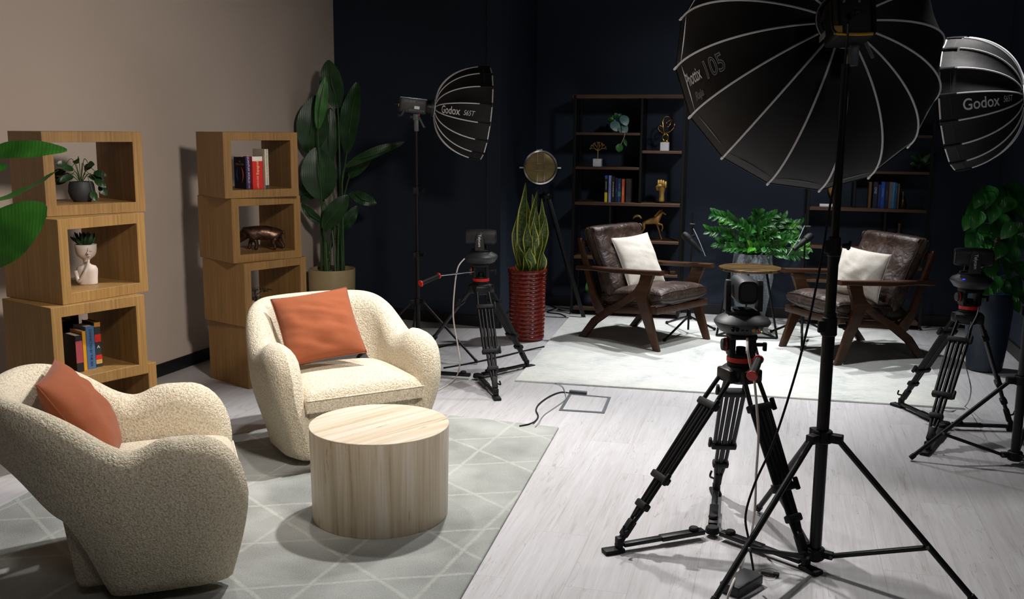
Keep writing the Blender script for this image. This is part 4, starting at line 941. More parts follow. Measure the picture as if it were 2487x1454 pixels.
# faceted planter with zz plant
pc = Vector((2.07, 8.46, 0)); ph = 0.60
o = thing('faceted_planter_plant', 'bushy glossy green plant in a tall speckled grey planter behind the side table', 'plant', pc)
bm = B(); lathe(bm, [(0, 0), (0.12, 0), (0.185, 0.40), (0.165, ph), (0.15, ph), (0.15, ph - 0.05), (0, ph - 0.05)], 8, RZ(0.3)); obj('planter', bm, MT['terrazzo'], o, False)
bm = B(); lathe(bm, [(0, ph - 0.049), (0.149, ph - 0.049), (0, ph - 0.04)], 8, RZ(0.3)); obj('soil', bm, MT['soil'], o)
def ZZ(tips, o, base):
    st = B(); lf = B(); lf2 = B()
    for i, (tx, tz, ty) in enumerate(tips):
        b = Vector((base.x + random.uniform(-0.07, 0.07), base.y + random.uniform(-0.06, 0.06), base.z)); e_ = Vector((tx, ty, tz))
        mid = b * 0.45 + e_ * 0.55; mid.z = b.z + (e_.z - b.z) * 0.78; mid.x = b.x + (e_.x - b.x) * 0.40
        P = smoothpts([b, mid, e_], 9); n_ = len(P); tube(st, P, [0.0065 - 0.0045 * k / (n_ - 1) for k in range(n_)], 6)
        tgt = lf2 if i % 5 == 2 else lf
        for k in range(5 + (i % 3) * 2, n_):
            d = (P[min(k + 1, n_ - 1)] - P[k - 1]).normalized(); sd = d.cross(Vector((0, -1, 0.2))).normalized()
            for s in (-1, 1):
                if random.random() < 0.22: continue
                v_ = (sd * s + d * random.uniform(0.8, 1.7) + Vector((0, random.uniform(-0.5, 0.3), random.uniform(-.1, .3)))).normalized()
                blade(tgt, P[k], P[k] + v_ * random.uniform(0.06, 0.085), 0.034, Vector((random.uniform(-.5, .5), -1, random.uniform(0.0, 0.9))), 0.08, 0.25, n=5)
    obj('stems', st, MT['stem'], o); obj('foliage', lf, MT['leafzz'], o)
    if lf2.verts: obj('young_foliage', lf2, MT['leafzz2'], o)
tips = []
for px, py, Y in [(1735, 520, 8.35), (1722, 560, 8.3), (1760, 535, 8.5), (1785, 540, 8.3), (1800, 575, 8.2), (1840, 520, 8.5), (1835, 560, 8.2), (1822, 600, 8.15), (1865, 545, 8.3), (1880, 570, 8.15), (1860, 600, 8.1), (1905, 530, 8.5), (1925, 555, 8.4), (1940, 545, 8.6), (1932, 580, 8.2), (1900, 600, 8.1), (1950, 620, 8.2), (1955, 600, 8.35), (1770, 600, 8.25), (1745, 590, 8.4), (1875, 525, 8.6), (1815, 540, 8.6), (1850, 580, 8.4), (1912, 575, 8.3), (1890, 545, 8.45)]:
    q = AY(px, py, min(Y, 8.42 - 0.02 * (px - 1720) / 100)); tips.append((q.x - pc.x, q.z, q.y - pc.y))
ZZ(tips, o, Vector((0, 0, ph - 0.05)))

def mic_stand(base, top, feet, mic0, mic1, strut, label, label2):
    o = thing('microphone_stand', label, 'microphone stand', base); b = Vector(base); L = lambda p: Vector(p) - b
    bm = B(); cyl(bm, (0, 0, 0.03), L(top), 0.0085, 0.0065, 14); obj('pole', bm, MT['black'], o)
    bm = B(); cyl(bm, (0, 0, 0.12), (0, 0, 0.20), 0.02, 0.016, 16, 0.004); bx(bm, (0, 0, 0.13), (0.05, 0.03, 0.03), 0.005); obj('leg_hub', bm, MT['matte'], o)
    for f in feet:
        p = L(f); bm = B(); cyl(bm, (p.x * 0.06, p.y * 0.06, 0.135), (p.x, p.y, 0.012), 0.009, 0.009, 12); l = obj('leg', bm, MT['black'], o)
        bm = B(); cyl(bm, (p.x * 0.97, p.y * 0.97, 0.016), (p.x * 1.03, p.y * 1.03, 0.010), 0.0125, 0.0125, 12, 0.003); obj('rubber_tip', bm, MT['matte'], l)
    tp = L(top); j = Vector((0, 0, tp.z - 0.12))
    for zz in (0.10, 0.19): bm = B(); cyl(bm, (-0.02, 0, tp.z - zz), (0.022, -0.012, tp.z - zz), 0.012, 0.012, 12, 0.003); obj('joint', bm, MT['matte'], o)
    bm = B(); cyl(bm, (0, 0, tp.z - 0.19), L(mic0) * 0.6 + L(mic1) * 0.4, 0.005, 0.005, 8); obj('boom', bm, MT['black'], o)
    m0, m1 = Vector(mic0), Vector(mic1); m = thing('microphone', label2, 'microphone', m0); d = m1 - m0; M = align(d); D = d.length
    bm = B(); lathe(bm, [(0, -0.03), (0.022, -0.024), (0.031, -0.005), (0.032, 0.02), (0.028, 0.045), (0, 0.045)], 28, M); obj('foam_head', bm, MT['matte'], m)
    bm = B(); lathe(bm, [(0, 0.045), (0.023, 0.045), (0.023, D * 0.62), (0.019, D * 0.66), (0.017, D), (0, D)], 24, M); obj('body', bm, MT['matte'], m)
    bm = B(); tube(bm, smoothpts([Vector(s) - m0 for s in strut], 6), 0.003, 6); obj('arm_rod', bm, MT['greyprint'], m)
bse = G(1671, 809, H2)
mic_stand(bse, AY(1683, 515, bse.y), [G(1620, 786, H2), G(1614, 829, H2), G(1735, 802, H2)], AY(1664, 572, bse.y - 0.12), AY(1704, 612, bse.y - 0.16), [AY(1684, 555, bse.y - 0.02), AY(1698, 585, bse.y - .1), AY(1713, 622, bse.y - .16)],
          'black tripod microphone stand behind the left leather armchair', 'black foam headed microphone pointing down left of the green plant')
bse = G(1946, 818, H2)
mic_stand(bse, AY(1957, 520, bse.y), [G(1873, 808, H2), G(1947, 852, H2), G(2017, 813, H2)], AY(1966, 575, bse.y - 0.1), AY(1928, 606, bse.y - 0.16), [AY(1954, 548, bse.y - .02), AY(1938, 582, bse.y - .1), AY(1913, 620, bse.y - .16)],
          'black tripod microphone stand between the side table and right armchair', 'black foam headed microphone pointing down right of the green plant')

# ================================================================== SNAKE PLANT + NAUTICAL LAMP
sc_ = G(1280, 832) + Vector((0.0, 0.145, 0)); 
o = thing('snake_plant', 'tall snake plant with yellow edged leaves in a ribbed red glazed pot', 'plant', sc_)
HP = 0.56; prof = [(0, 0), (0.125, 0)]
n_ = 16
for k in range(n_ * 6 + 1):
    z = 0.01 + (HP - 0.045) * k / (n_ * 6); ph_ = (k % 6) / 6; prof.append((0.130 + 0.012 * z / HP + 0.007 * math.sin(PI * ph_) ** 0.6, z))
prof += [(0.150, HP - 0.03), (0.155, HP - 0.015), (0.152, HP), (0.140, HP), (0.136, HP - 0.02), (0.132, HP - 0.05), (0, HP - 0.05)]
bm = B(); lathe(bm, prof, 72); obj('pot', bm, MT['redglaze'], o, angle=50)
bm = B(); lathe(bm, [(0, HP - 0.049), (0.131, HP - 0.049), (0, HP - 0.04)], 40); obj('soil', bm, MT['soil'], o)
lv = [(1272, 442, 46, -.02), (1256, 520, 40, .04), (1293, 470, 38, .05), (1305, 462, 40, .03), (1316, 480, 36, .0), (1322, 520, 42, -.04), (1300, 500, 44, -.05), (1285, 540, 46, -.08), (1262, 590, 40, -.07), (1310, 560, 44, -.09), (1322, 610, 36, -.05), (1268, 500, 38, .08), (1290, 600, 46, -.1), (1278, 480, 34, .06), (1264, 545, 34, .02), (1312, 500, 36, .06), (1298, 530, 36, -.1), (1275, 620, 36, -.11), (1325, 570, 32, -.02), (1258, 640, 30, -.04)]
for px, py, w_, dy in lv:
    e_ = AY(px, py, sc_.y + dy) - sc_; b_ = Vector((e_.x * 0.55, dy * 0.6, HP - 0.06)); e_.x *= 1.02
    bm = B(); mid = (b_ + e_) / 2 + Vector(((-1 if e_.x < 0 else 1) * 0.012, 0, 0)); d = (e_ - b_)
    L = d.length; ph_ = random.random() * 6; tw = random.uniform(-0.5, 0.5); wid = w_ / F_ * 7.6 * 0.60
    def f(u, v, b_=b_, e_=e_, L=L, ph_=ph_, tw=tw, wid=wid):
        w2 = wid * (0.55 + 0.55 * math.sin(PI * min(1, v * 0.9 + 0.05))) * min(1, (1 - v) * 3.2) ** 0.75 * 0.92 + 0.0008; s = (u - 0.5) * 2
        a = tw + 0.8 * math.sin(v * 3 + ph_) * 0.5; c = b_.lerp(e_, v) + Vector((0.014 * math.sin(v * 5 + ph_), 0.01 * math.cos(v * 4 + ph_), 0))
        return c + Vector((math.cos(a), math.sin(a), 0)) * (s * w2 / 2) + Vector((-math.sin(a), math.cos(a), 0)) * (abs(s) ** 2 * w2 * -0.22)
    grid(bm, f, 6, 26, uv=True); obj('leaf', bm, MT['snake'], o, angle=180)
lc = AY(1312, 406, 8.42); fc = (Vector((0, 0, CH)) - lc).normalized(); fc = (fc + Vector((0.10, 0, -0.05))).normalized()
hub = AY(1325, 478, 8.5)
o = thing('tripod_floor_lamp', 'nautical searchlight floor lamp with a round caged glass on black tripod legs', 'floor lamp', (hub.x, hub.y, 0)); L = lambda p: Vector(p) - Vector((hub.x, hub.y, 0))
M = T(L(lc)) @ align(fc)
bm = B(); lathe(bm, [(0, -0.13), (0.06, -0.125), (0.105, -0.09), (0.128, -0.03), (0.134, 0.0), (0.140, 0.012), (0.140, 0.026), (0.131, 0.026), (0.131, 0.014)], 56, M); obj('drum', bm, MT['black'], o)
bm = B(); lathe(bm, [(0.130, 0.014), (0.122, 0.017), (0.06, 0.022), (0, 0.024)], 48, M); obj('glass', bm, MT['lampglass'], o)
bm = B(); lathe(bm, [(0.130, 0.026), (0.141, 0.026), (0.143, 0.02), (0.143, 0.03), (0.130, 0.032), (0.130, 0.026)], 56, M); obj('chrome_ring', bm, MT['chrome'], o)
bm = B()
for x in (-0.028, 0.030):
    pts = [M @ Vector((x, y, 0.034 + 0.012 * (1 - (y / 0.13) ** 2))) for y in [-0.128 + 0.256 * k / 12 for k in range(13)]]; tube(bm, pts, 0.0018, 6)
    pts = [M @ Vector((y, x + 0.004, 0.036 + 0.012 * (1 - (y / 0.13) ** 2))) for y in [-0.128 + 0.256 * k / 12 for k in range(13)]]; tube(bm, pts, 0.0018, 6)
obj('guard_cage', bm, MT['chrome'], o)
xr = Vector((1, 0, 0)); cL = L(lc)
bm = B(); tube(bm, [cL + Vector((0.158 * math.sin(a), 0.0, -0.158 * math.cos(a))) for a in [-PI / 2 + PI * k / 24 for k in range(25)]], 0.006, 8, False, (1, 1)); obj('yoke', bm, MT['black'], o)
for s in (-1, 1): bm = B(); cyl(bm, cL + Vector((s * 0.14, 0, 0)), cL + Vector((s * 0.178, 0, 0)), 0.012, 0.012, 14, 0.003); obj('yoke_knob', bm, MT['chrome'], o)
bm = B(); bx(bm, (0, 0, 0), (0.05, 0.02, 0.014), 0.004, T(cL + Vector((-0.01, -0.02, 0.146)))); obj('top_latch', bm, MT['chrome'], o)
hl = L(hub); bm = B(); cyl(bm, hl + Vector((0, 0, -0.01)), hl + Vector((0, 0, 0.02)), 0.055, 0.055, 24, 0.004); cyl(bm, hl, cL + Vector((0, 0, -0.158)), 0.010, 0.010, 12); obj('tripod_hub', bm, MT['black'], o)
ft = [G(1420, 775), G(1252, 752), Vector((hub.x + 0.05, hub.y + 0.45, 0))]
ft[2] = Vector((0.62, 8.95, 0))
ft[0] = G(1418, 773)
for f in ft:
    p = L(f); d = (p - hl).normalized(); bm = B(); beam(bm, hl + Vector((p.x * 0.07, p.y * 0.07, 0)) - d * 0.03, p + Vector((0, 0, 0.004)), 0.026, 0.034, 0.004); obj('leg', bm, MT['black'], o)

# ================================================================== BIG LEAF PLANTS
pp = Vector((AY(806, 700, 8.0).x, 8.02, 0))
o = thing('banana_leaf_plant', 'tall plant with big dark leaves in a tan round pot by the wall corner', 'plant', pp)
bm = B(); lathe(bm, [(0, 0), (0.165, 0), (0.178, 0.02), (0.186, 0.25), (0.190, 0.49), (0.188, 0.50), (0.172, 0.50), (0.170, 0.46), (0, 0.46)], 64); obj('pot', bm, MT['tanpot'], o)
bm = B()
for k in range(130):
    a = random.uniform(0, 6.28); r = 0.155 * math.sqrt(random.random()); s_ = random.uniform(0.011, 0.02); bmesh.ops.create_icosphere(bm, subdivisions=1, radius=s_, matrix=T((r * math.cos(a), r * math.sin(a), 0.468)) @ Matrix.Diagonal((1, 1, 0.6, 1)))
tag(obj('pebbles', bm, MT['pebbles'], o), kind='stuff')
LV = [((820, 262), (797, 146), 56, 0.0, 0), ((772, 312), (790, 186), 28, -0.12, 1), ((752, 372), (768, 232), 74, 0.02, 0), ((800, 395), (802, 262), 42, 0.1, 0), ((782, 484), (768, 358), 84, -0.02, 0), ((772, 458), (722, 478), 42, 0.08, 0),
      ((786, 556), (846, 474), 46, -0.1, 0), ((786, 548), (732, 494), 24, -0.06, 0), ((838, 405), (982, 345), 24, -0.1, 0), ((850, 470), (914, 494), 30, 0.05, 0), ((842, 372), (868, 200), 50, 0.12, 0), ((848, 430), (905, 372), 34, 0.1, 0), ((830, 560), (868, 500), 30, 0.1, 0)]
for i, (b_, t_, w_, dy, br) in enumerate(LV):
    bp = AY(b_[0], b_[1], pp.y + dy) - pp; tp = AY(t_[0], t_[1], pp.y + dy - 0.03) - pp
    m = MT['leafbright'] if br else MT['leafdark']; a = i * 2.4; root = Vector((0.07 * math.cos(a) + (bp.x * 0.2), 0.06 * math.sin(a), 0.45))
    lf = B(); blade(lf, bp, tp, w_ / F_ * 8.15, (random.uniform(-.35, .35), -1, 0.15), 0.06 if i != 8 else 0.12, 0.22, 'oval', 18, wave=0.004)
    l = obj('leaf', lf, m, o, angle=180)
    st = B(); mid = Vector((root.x * 0.5 + bp.x * 0.5 - (bp.x - root.x) * 0.25, (root.y + bp.y) / 2, root.z * 0.42 + bp.z * 0.58))
    P = smoothpts([root, mid, bp, bp.lerp(tp, 0.5) + Vector((0, -0.012 - 0.04 * (1 if i != 8 else 2), 0)), bp.lerp(tp, 0.93)], 5); n_ = len(P); tube(st, P, [0.011 - 0.0095 * k / (n_ - 1) for k in range(n_)], 7); obj('stalk', st, MT['stem'], l)
# large leaf plant at the left edge of the picture
pp = Vector((-2.42, 4.15, 0))
o = thing('broad_leaf_plant', 'broad bright green leaves reaching in from the left edge over the shelf tower', 'plant', pp)
bm = B(); lathe(bm, [(0, 0), (0.13, 0), (0.17, 0.30), (0.175, 0.32), (0.155, 0.32), (0.15, 0.28), (0, 0.28)], 48); obj('pot', bm, MT['darkpot'], o)
bm = B(); tube(bm, smoothpts([(0, 0, 0.27), (0.02, 0.01, 0.7), (-0.03, 0, 1.2), (0.0, 0, 1.75)], 6), 0.016, 10); obj('trunk', bm, MT['bark'], o)
FL = [((-40, 372), (163, 364), 46, 4.1, (0.1, -1, 0.45), 0.06), ((-60, 500), (142, 413), 26, 4.1, (0.1, -0.6, 1), -0.06), ((-50, 640), (112, 498), 122, 3.95, (0.2, -1, 0.4), 0.05), ((-80, 430), (20, 405), 40, 4.3, (0, -1, 0.6), 0.1), ((-90, 250), (-10, 190), 70, 4.0, (0, -1, 0.5), 0.1), ((-100, 600), (-40, 720), 90, 4.0, (0, -1, 0.3), 0.1)]
for b_, t_, w_, Y, nn, bd in FL:
    bp = AY(b_[0], b_[1], Y) - pp; tp = AY(t_[0], t_[1], Y - 0.02) - pp; lf = B(); blade(lf, bp, tp, w_ / F_ * 4.05, nn, bd, 0.15, 'oval', 18, wave=0.003); l = obj('leaf', lf, MT['leaffig'], o, angle=180)
    st = B(); r0 = Vector((0.0, 0, min(1.7, bp.z - 0.05))); tube(st, smoothpts([r0, (r0 + bp) / 2 + Vector((0, 0, 0.03)), bp], 5), 0.005, 6); obj('stalk', st, MT['stem'], l)
# pothos
pp = G(2400, 908) + Vector((0.03, 0.13, 0)); HPo = 0.55
o = thing('climbing_plant', 'climbing plant with heart shaped glossy leaves in a tall navy pot at the right wall', 'plant', pp)
bm = B(); lathe(bm, [(0, 0), (0.105, 0), (0.115, 0.01), (0.135, 0.2), (0.150, 0.42), (0.148, 0.50), (0.130, HPo), (0.112, HPo), (0.11, HPo - 0.04), (0, HPo - 0.04)], 56); obj('pot', bm, MT['bluepot'], o)
bm = B(); tube(bm, [(0.0, 0, HPo - 0.05), (0.02, 0, 0.9), (0.05, 0, 1.28)], 0.022, 12); obj('moss_pole', bm, MT['bark'], o)
lf = B(); vn = B()
spts = [(2376, 486, 46), (2350, 540, 44), (2412, 520, 46), (2446, 500, 50), (2390, 600, 44), (2352, 620, 36), (2410, 650, 44), (2448, 560, 50), (2475, 520, 46), (2380, 690, 40), (2462, 740, 46), (2440, 700, 44), (2470, 690, 46), (2362, 508, 62), (2398, 478, 64), (2372, 535, 52), (2430, 500, 60), (2460, 470, 66), (2484, 495, 60), (2385, 560, 50), (2352, 560, 40), (2420, 560, 56), (2448, 590, 58), (2362, 590, 60), (2400, 620, 54), (2432, 540, 50), (2380, 640, 46), (2440, 650, 60), (2470, 560, 50), (2487, 590, 60), (2415, 690, 52), (2455, 700, 58), (2395, 715, 44), (2430, 735, 46), (2475, 660, 60), (2484, 720, 54), (2405, 585, 50), (2370, 610, 40), (2450, 520, 50), (2424, 610, 50), (2460, 620, 48), (2398, 670, 46), (2440, 470, 48)]
for px, py, w_ in spts:
    Y = pp.y + random.uniform(-0.20, 0.10); c = AY(px, py, Y) - pp; axis = Vector((0.03, 0, c.z + 0.03)); s_ = w_ / F_ * 6.7 * 0.86
    dr_ = Vector((c.x - axis.x, random.uniform(-0.1, 0.02), 0)); dr_ = (dr_.normalized() * 0.55 + Vector((random.uniform(-.3, .3), 0, -0.9))).normalized()
    blade(lf, c - dr_ * s_ * 0.55, c + dr_ * s_ * 0.6, s_ * 0.82, (random.uniform(-.5, .5), -1, random.uniform(0.2, 0.9)), 0.10, 0.28, 'heart', 10)
    tube(vn, smoothpts([axis, (axis + c) / 2 + Vector((0, 0, 0.04)), c - dr_ * s_ * 0.5], 4), 0.0028, 5)
obj('foliage', lf, MT['leafpothos'], o, angle=180); obj('vines', vn, MT['stem'], o)

# ================================================================== SOFTBOXES
def softbox(hub, axis, side, R, D, nr, r0, label, off=0.0, rim_gap=False, texts=(), rib_r=0.004, ex=1.0):
    """hub: back ring centre; axis points to the open front; ribs meet at the hub"""
    o = thing('softbox', label, 'softbox', hub); z = Vector(axis).normalized(); x = Vector(side); x = (x - z * x.dot(z)).normalized(); y = z.cross(x)
    def rib(k, t):
        a = (k + off) * 2 * PI / nr; r = r0 + (R - r0) * math.sin(t * PI / 2) ** ex; d = 0.02 + (D - 0.02) * (1 - math.cos(t * PI / 2)) ** 1.0
        return (x * math.cos(a) + y * math.sin(a)) * r + z * d
    def surf(k, a, t, lift=0.0):      # a across the panel 0..1
        p = rib(k, t).lerp(rib(k + 1, t), a); c = z * (D * 0.75)
        sag = 0.012 * math.sin(PI * a) * math.sin(PI * t); n = (p - z * p.dot(z)).normalized()
        return p - n * (sag * 1.0) + (n * 0.8 - z * 0.35 * (1 - t)) * lift
    bm = B()
    for k in range(nr): grid(bm, lambda u, v, k=k: surf(k, v, u), 22, 6)
    bmesh.ops.remove_doubles(bm, verts=bm.verts, dist=0.0003); obj('fabric_shell', bm, MT['blackcloth'], o, angle=20)
    bm = B()
    for k in range(nr): grid(bm, lambda u, v, k=k: surf(k, v, u, -0.004) + z * 0.004, 16, 4)
    bmesh.ops.remove_doubles(bm, verts=bm.verts, dist=0.0003); obj('silver_lining', bm, MT['silver'], o, angle=20)
    e1 = 0.84 if rim_gap else 1.0
    for k in range(nr):
        bm = B(); tube(bm, [rib(k, 0.02 + (e1 - 0.02) * t / 22) * 1.004 + (x * 0) for t in range(23)], rib_r, 6); r_ = obj('rib', bm, MT['piping'], o)
        if rim_gap:
            bm = B(); p = [rib(k, t) * 1.004 for t in (0.86, 0.93, 1.0)]; tube(bm, p, 0.007, 6); obj('rib_pocket', bm, MT['matte'], r_)
            bm = B(); a_, b_ = rib(k, 1.0), rib(k + 1, 1.0); tube(bm, [a_.lerp(b_, 0.12), a_.lerp(b_, 0.5), a_.lerp(b_, 0.88)], 0.0042, 6); obj('rim_trim', bm, MT['piping'], r_)
        else:
            bm = B(); p = rib(k, 1.0); cyl(bm, rib(k, 0.97) * 1.004, p * 1.012, 0.0055, 0.0045, 8); obj('rib_tip', bm, MT['piping'], r_)
    bm = B(); tube(bm, [rib(k, 1.0) for k in range(nr)], 0.003, 6, True); obj('rim_cord', bm, MT['matte'], o)
    bm = B()
    for k in range(nr):
        c = z * (D - 0.035)
        a_, b_ = rib(k, 0.9), rib(k + 1, 0.9); vs = [bm.verts.new(p) for p in (c, a_, b_)]; bm.faces.new(vs)
    bmesh.ops.remove_doubles(bm, verts=bm.verts, dist=0.0003); obj('diffuser', bm, MT['diffuser'], o, False)
    M = align(z); bm = B(); lathe(bm, [(r0 * 0.72, -0.012), (r0 * 1.08, -0.012), (r0 * 1.12, 0.0), (r0 * 1.10, 0.03), (r0 * 0.72, 0.03), (r0 * 0.72, -0.012)], 48, M); obj('speed_ring', bm, MT['darkgrey'], o)
    bm = B(); tube(bm, [M @ Vector((r0 * 1.13 * math.cos(a * PI / 20), r0 * 1.13 * math.sin(a * PI / 20), 0.012)) for a in range(40)], 0.003, 6, True); obj('ring_trim', bm, MT['piping'], o)
    for (k, s, size, t0, t1, a0, flip, mat_, fl, shear, bold) in texts:
        # map lettering onto panel k: along the meridian from t0 to t1
        cu = bpy.data.curves.new('t', 'FONT'); cu.body = s; cu.size = 1.0; cu.align_y = 'CENTER'; cu.shear = shear; cu.offset = bold
        if fl: cu.fill_mode = 'NONE'; cu.bevel_depth = 0.022
        tt = bpy.data.objects.new('t', cu); COL.objects.link(tt); bpy.context.view_layer.update(); me = bpy.data.meshes.new_from_object(tt); bpy.data.objects.remove(tt)
        bm = B(); bm.from_mesh(me); bpy.data.meshes.remove(me); bmesh.ops.subdivide_edges(bm, edges=[e_ for e_ in bm.edges if e_.calc_length() > 0.2], cuts=2)
        wd = max(v_.co.x for v_ in bm.verts)
        for v_ in bm.verts:
            f = v_.co.x / wd; t = t0 + (t1 - t0) * f; wpan = (rib(k, t) - rib(k + 1, t)).length; a = a0 + (1 if flip else -1) * v_.co.y * size / max(wpan, 0.02)
            v_.co = surf(k, a, t, 0.004 + v_.co.z * 0.02)
        lo = obj('lettering', bm, mat_, o, False)
    return o
hubL = AY(1050, 262, 7.02)
axL = Vector((math.cos(R_(11)), math.sin(R_(11)), -0.10))
softbox(hubL, axL, (0.1, -1, -0.02), 0.325, 0.365, 16, 0.052, 'black softbox reading Godox seen from its side against the dark wall', 0.5,
        True, ((15, 'Godox', 0.075, 0.26, 0.60, 0.55, False, MT['white'], False, 0, 0.012), (15, 'S65T', 0.05, 0.645, 0.80, 0.58, False, MT['white'], False, 0.3, 0)))
hubR = AY(2498, 232, 4.80)
axR = Vector((math.cos(R_(145)), math.sin(R_(145)), -0.12))
softbox(hubR, axR, (-0.1, -1, -0.02), 0.325, 0.33, 16, 0.052, 'black softbox reading Godox at the right edge of the picture', 0.5,
        True, ((15, 'Godox', 0.075, 0.80, 0.44, 0.52, True, MT['white'], False, 0, 0.012), (15, 'S65T', 0.042, 0.40, 0.26, 0.55, True, MT['white'], False, 0.3, 0)))
hubP = AY(2052, 48, 3.66)
axP = Vector((-0.03, 0.95, -0.27))
softbox(hubP, axP, (-1, -0.15, -0.1), 0.525, 0.43, 16, 0.088, 'large black softbox with pale ribs seen from behind at the top, reading Phottix 105', 0.15,
        False, ((15, 'Phottix', 0.075, 0.90, 0.74, 0.60, True, MT['white'], False, 0, 0.01), (15, '105', 0.10, 0.72, 0.56, 0.56, True, MT['greyprint'], True, 0, 0), (15, 'Raja', 0.045, 0.84, 0.755, 0.22, True, MT['greyprint'], True, 0, 0),
                (9, 'Phottix', 0.075, 0.78, 0.93, 0.5, True, MT['white'], False, 0, 0.01)), 0.0042)

# ------------------------------------------------------------------ studio lamp heads
def lamp_head(c, axis, label, bw, bh, bl, kind):
    """c: centre of the speed ring; body extends backwards along -axis"""
    o = thing('studio_light', label, 'studio light', c); z = Vector(axis).normalized(); x = Vector((0, 0, 1)).cross(z).normalized(); y = z.cross(x); M = frame3(x, y, z, (0, 0, 0))
    dy = -0.055 if kind != 'side' else 0.0
    bm = B(); bx(bm, (0.03 if dy else 0, dy * 0.9, -bl / 2 - 0.03), (bw, bh, bl), 0.012, M, 3); body = obj('body', bm, MT['darkgrey'] if kind == 'side' else MT['matte'], o)
    bm = B(); lathe(bm, [(0, -0.035), (0.046, -0.035), (0.050, -0.02), (0.050, 0.0), (0, 0.0)] if kind == 'side' else [(0, -0.035), (0.086, -0.035), (0.090, -0.02), (0.088, 0.0), (0, 0.0)], 40, M); obj('mount', bm, MT['black'], o)
    if kind == 'side':
        for k in range(12): bm = B(); bx(bm, (0, bh / 2, -0.045 - 0.0105 * k), (bw * 0.8, 0.004, 0.005), 0, M); obj('vent_fin', bm, MT['grey'], body, False)
        bm = B(); bx(bm, (0, bh / 2 - 0.004, -bl / 2 - 0.03), (bw * 0.96, 0.006, bl * 0.98), 0.002, M); obj('top_plate', bm, plain('brushed_steel', (176, 182, 188), 0.35, 0.6), o)
        sx = 1 if x.dot(Vector((0, -1, 0))) > 0 else -1
        bm = B(); bx(bm, (sx * bw / 2, -0.012, -bl * 0.52), (0.002, 0.020, 0.036), 0, M); obj('sticker', bm, MT['piping'], body, False)
        text(body, 'COLBOR', 0.020, M @ frame3((0, 0, 1), (0, 1, 0), (sx, 0, 0), (sx * (bw / 2 + 0.001), 0.026, -bl * 0.80)), MT['greyprint'])
        text(body, 'CL220R', 0.011, M @ frame3((0, 0, 1), (0, 1, 0), (sx, 0, 0), (sx * (bw / 2 + 0.001), 0.024, -bl * 0.38)), MT['greyprint'])
        for k in range(9): bm = B(); bx(bm, (sx * bw / 2, -0.032, -0.05 - 0.012 * k), (0.003, 0.012, 0.005), 0, M); obj('side_slot', bm, MT['grey'], body, False)
        bm = B(); cyl(bm, M @ Vector((0, 0.0, -bl - 0.03)), M @ Vector((0, 0, -bl - 0.06)), 0.012, 0.010, 12); tube(bm, smoothpts([M @ Vector((0, 0, -bl - 0.055)), M @ Vector((0, -0.02, -bl - 0.085)), M @ Vector((0, -0.06, -bl - 0.075))], 4), 0.004, 6); obj('power_plug', bm, MT['matte'], body)
        bm = B(); bx(bm, (0, -0.005, -bl - 0.032), (0.03, 0.02, 0.006), 0.002, M); obj('control_knob', bm, MT['yellow'], body, False)
        bm = B(); tube(bm, smoothpts([M @ Vector((sx * bw * 0.45, -0.03, -bl * 0.95)), M @ Vector((sx * bw * 0.5, -0.07, -bl * 1.05)), M @ Vector((sx * bw * 0.4, -0.075, -bl * 1.16))], 4), 0.009, 8); obj('handle', bm, MT['darkgrey'], o)
    else:
        M_ = M; M = M @ T((0.05, dy, 0)); M, M_ = M_, M
        bm = B(); bx(bm, (0, -0.018, -bl - 0.034), (0.030, 0.030, 0.006), 0.002, M_); pl_ = obj('yellow_socket', bm, MT['yellow'], body, False)
        pl_.location = M_ @ Vector((0.0, 0.012, 0)) 
        bm = B(); cyl(bm, M_ @ Vector((0, -0.006, -bl - 0.034)), M_ @ Vector((0, -0.006, -bl - 0.065)), 0.010, 0.009, 20); cyl(bm, M_ @ Vector((0.0, -0.006, -bl - 0.06)), M_ @ Vector((-0.01, -0.014, -bl - 0.085)), 0.007, 0.006, 14); obj('power_plug', bm, MT['matte'], body)
        bm = B(); bx(bm, (0, 0.062, -bl - 0.031), (0.085, 0.02, 0.004), 0.002, M_); obj('screen', bm, MT['greyprint'], body, False)
        for s in (-1, 1):
            bm = B(); cyl(bm, M_ @ Vector((s * 0.026, 0.040, -bl - 0.03)), M_ @ Vector((s * 0.026, 0.040, -bl - 0.036)), 0.0045, 0.0045, 12); obj('button', bm, MT['greyprint'], body)
            for yy in (0.02, -0.045): bm = B(); bx(bm, (s * bw / 2, yy, -bl * 0.55), (0.003, 0.02, bl * 0.4), 0.001, M_); obj('side_vent', bm, MT['greyprint'] if yy < 0 and s > 0 else MT['matte'], body, False)
        pts = []
        for k in range(60):
            a = 2 * PI * k / 60; ca, sa = math.cos(a), math.sin(a); pts.append(M_ @ Vector((0.074 * math.copysign(abs(ca) ** 0.35, ca), 0.080 * math.copysign(abs(sa) ** 0.35, sa) , -bl - 0.045)))
        bm = B(); tube(bm, pts, 0.0045, 8, True); obj('bumper_frame', bm, MT['black'], o)
        bm = B(); tube(bm, smoothpts([M_ @ Vector((-0.062, -0.0785, -bl - 0.049)), M_ @ Vector((0, -0.0815, -bl - 0.050)), M_ @ Vector((0.062, -0.0785, -bl - 0.049))], 8), 0.0048, 8); obj('yellow_edge', bm, MT['yellow'], o)
    # yoke bracket with lever
    bm = B(); q = M @ Vector((0, -bh / 2, -bl * 0.5))
    bx(bm, q + Vector((0, 0, -0.022)), (0.045, 0.04, 0.045), 0.006); bx(bm, q + Vector((0, 0, -0.075)), (0.032, 0.032, 0.09), 0.006); obj('bracket', bm, MT['grey'], o)
    bm = B(); beam(bm, q + Vector((0.018, -0.02, -0.015)), q + Vector((0.058, -0.035, -0.095)), 0.018, 0.012, 0.004); lv = obj('lever', bm, MT['grey'], o)
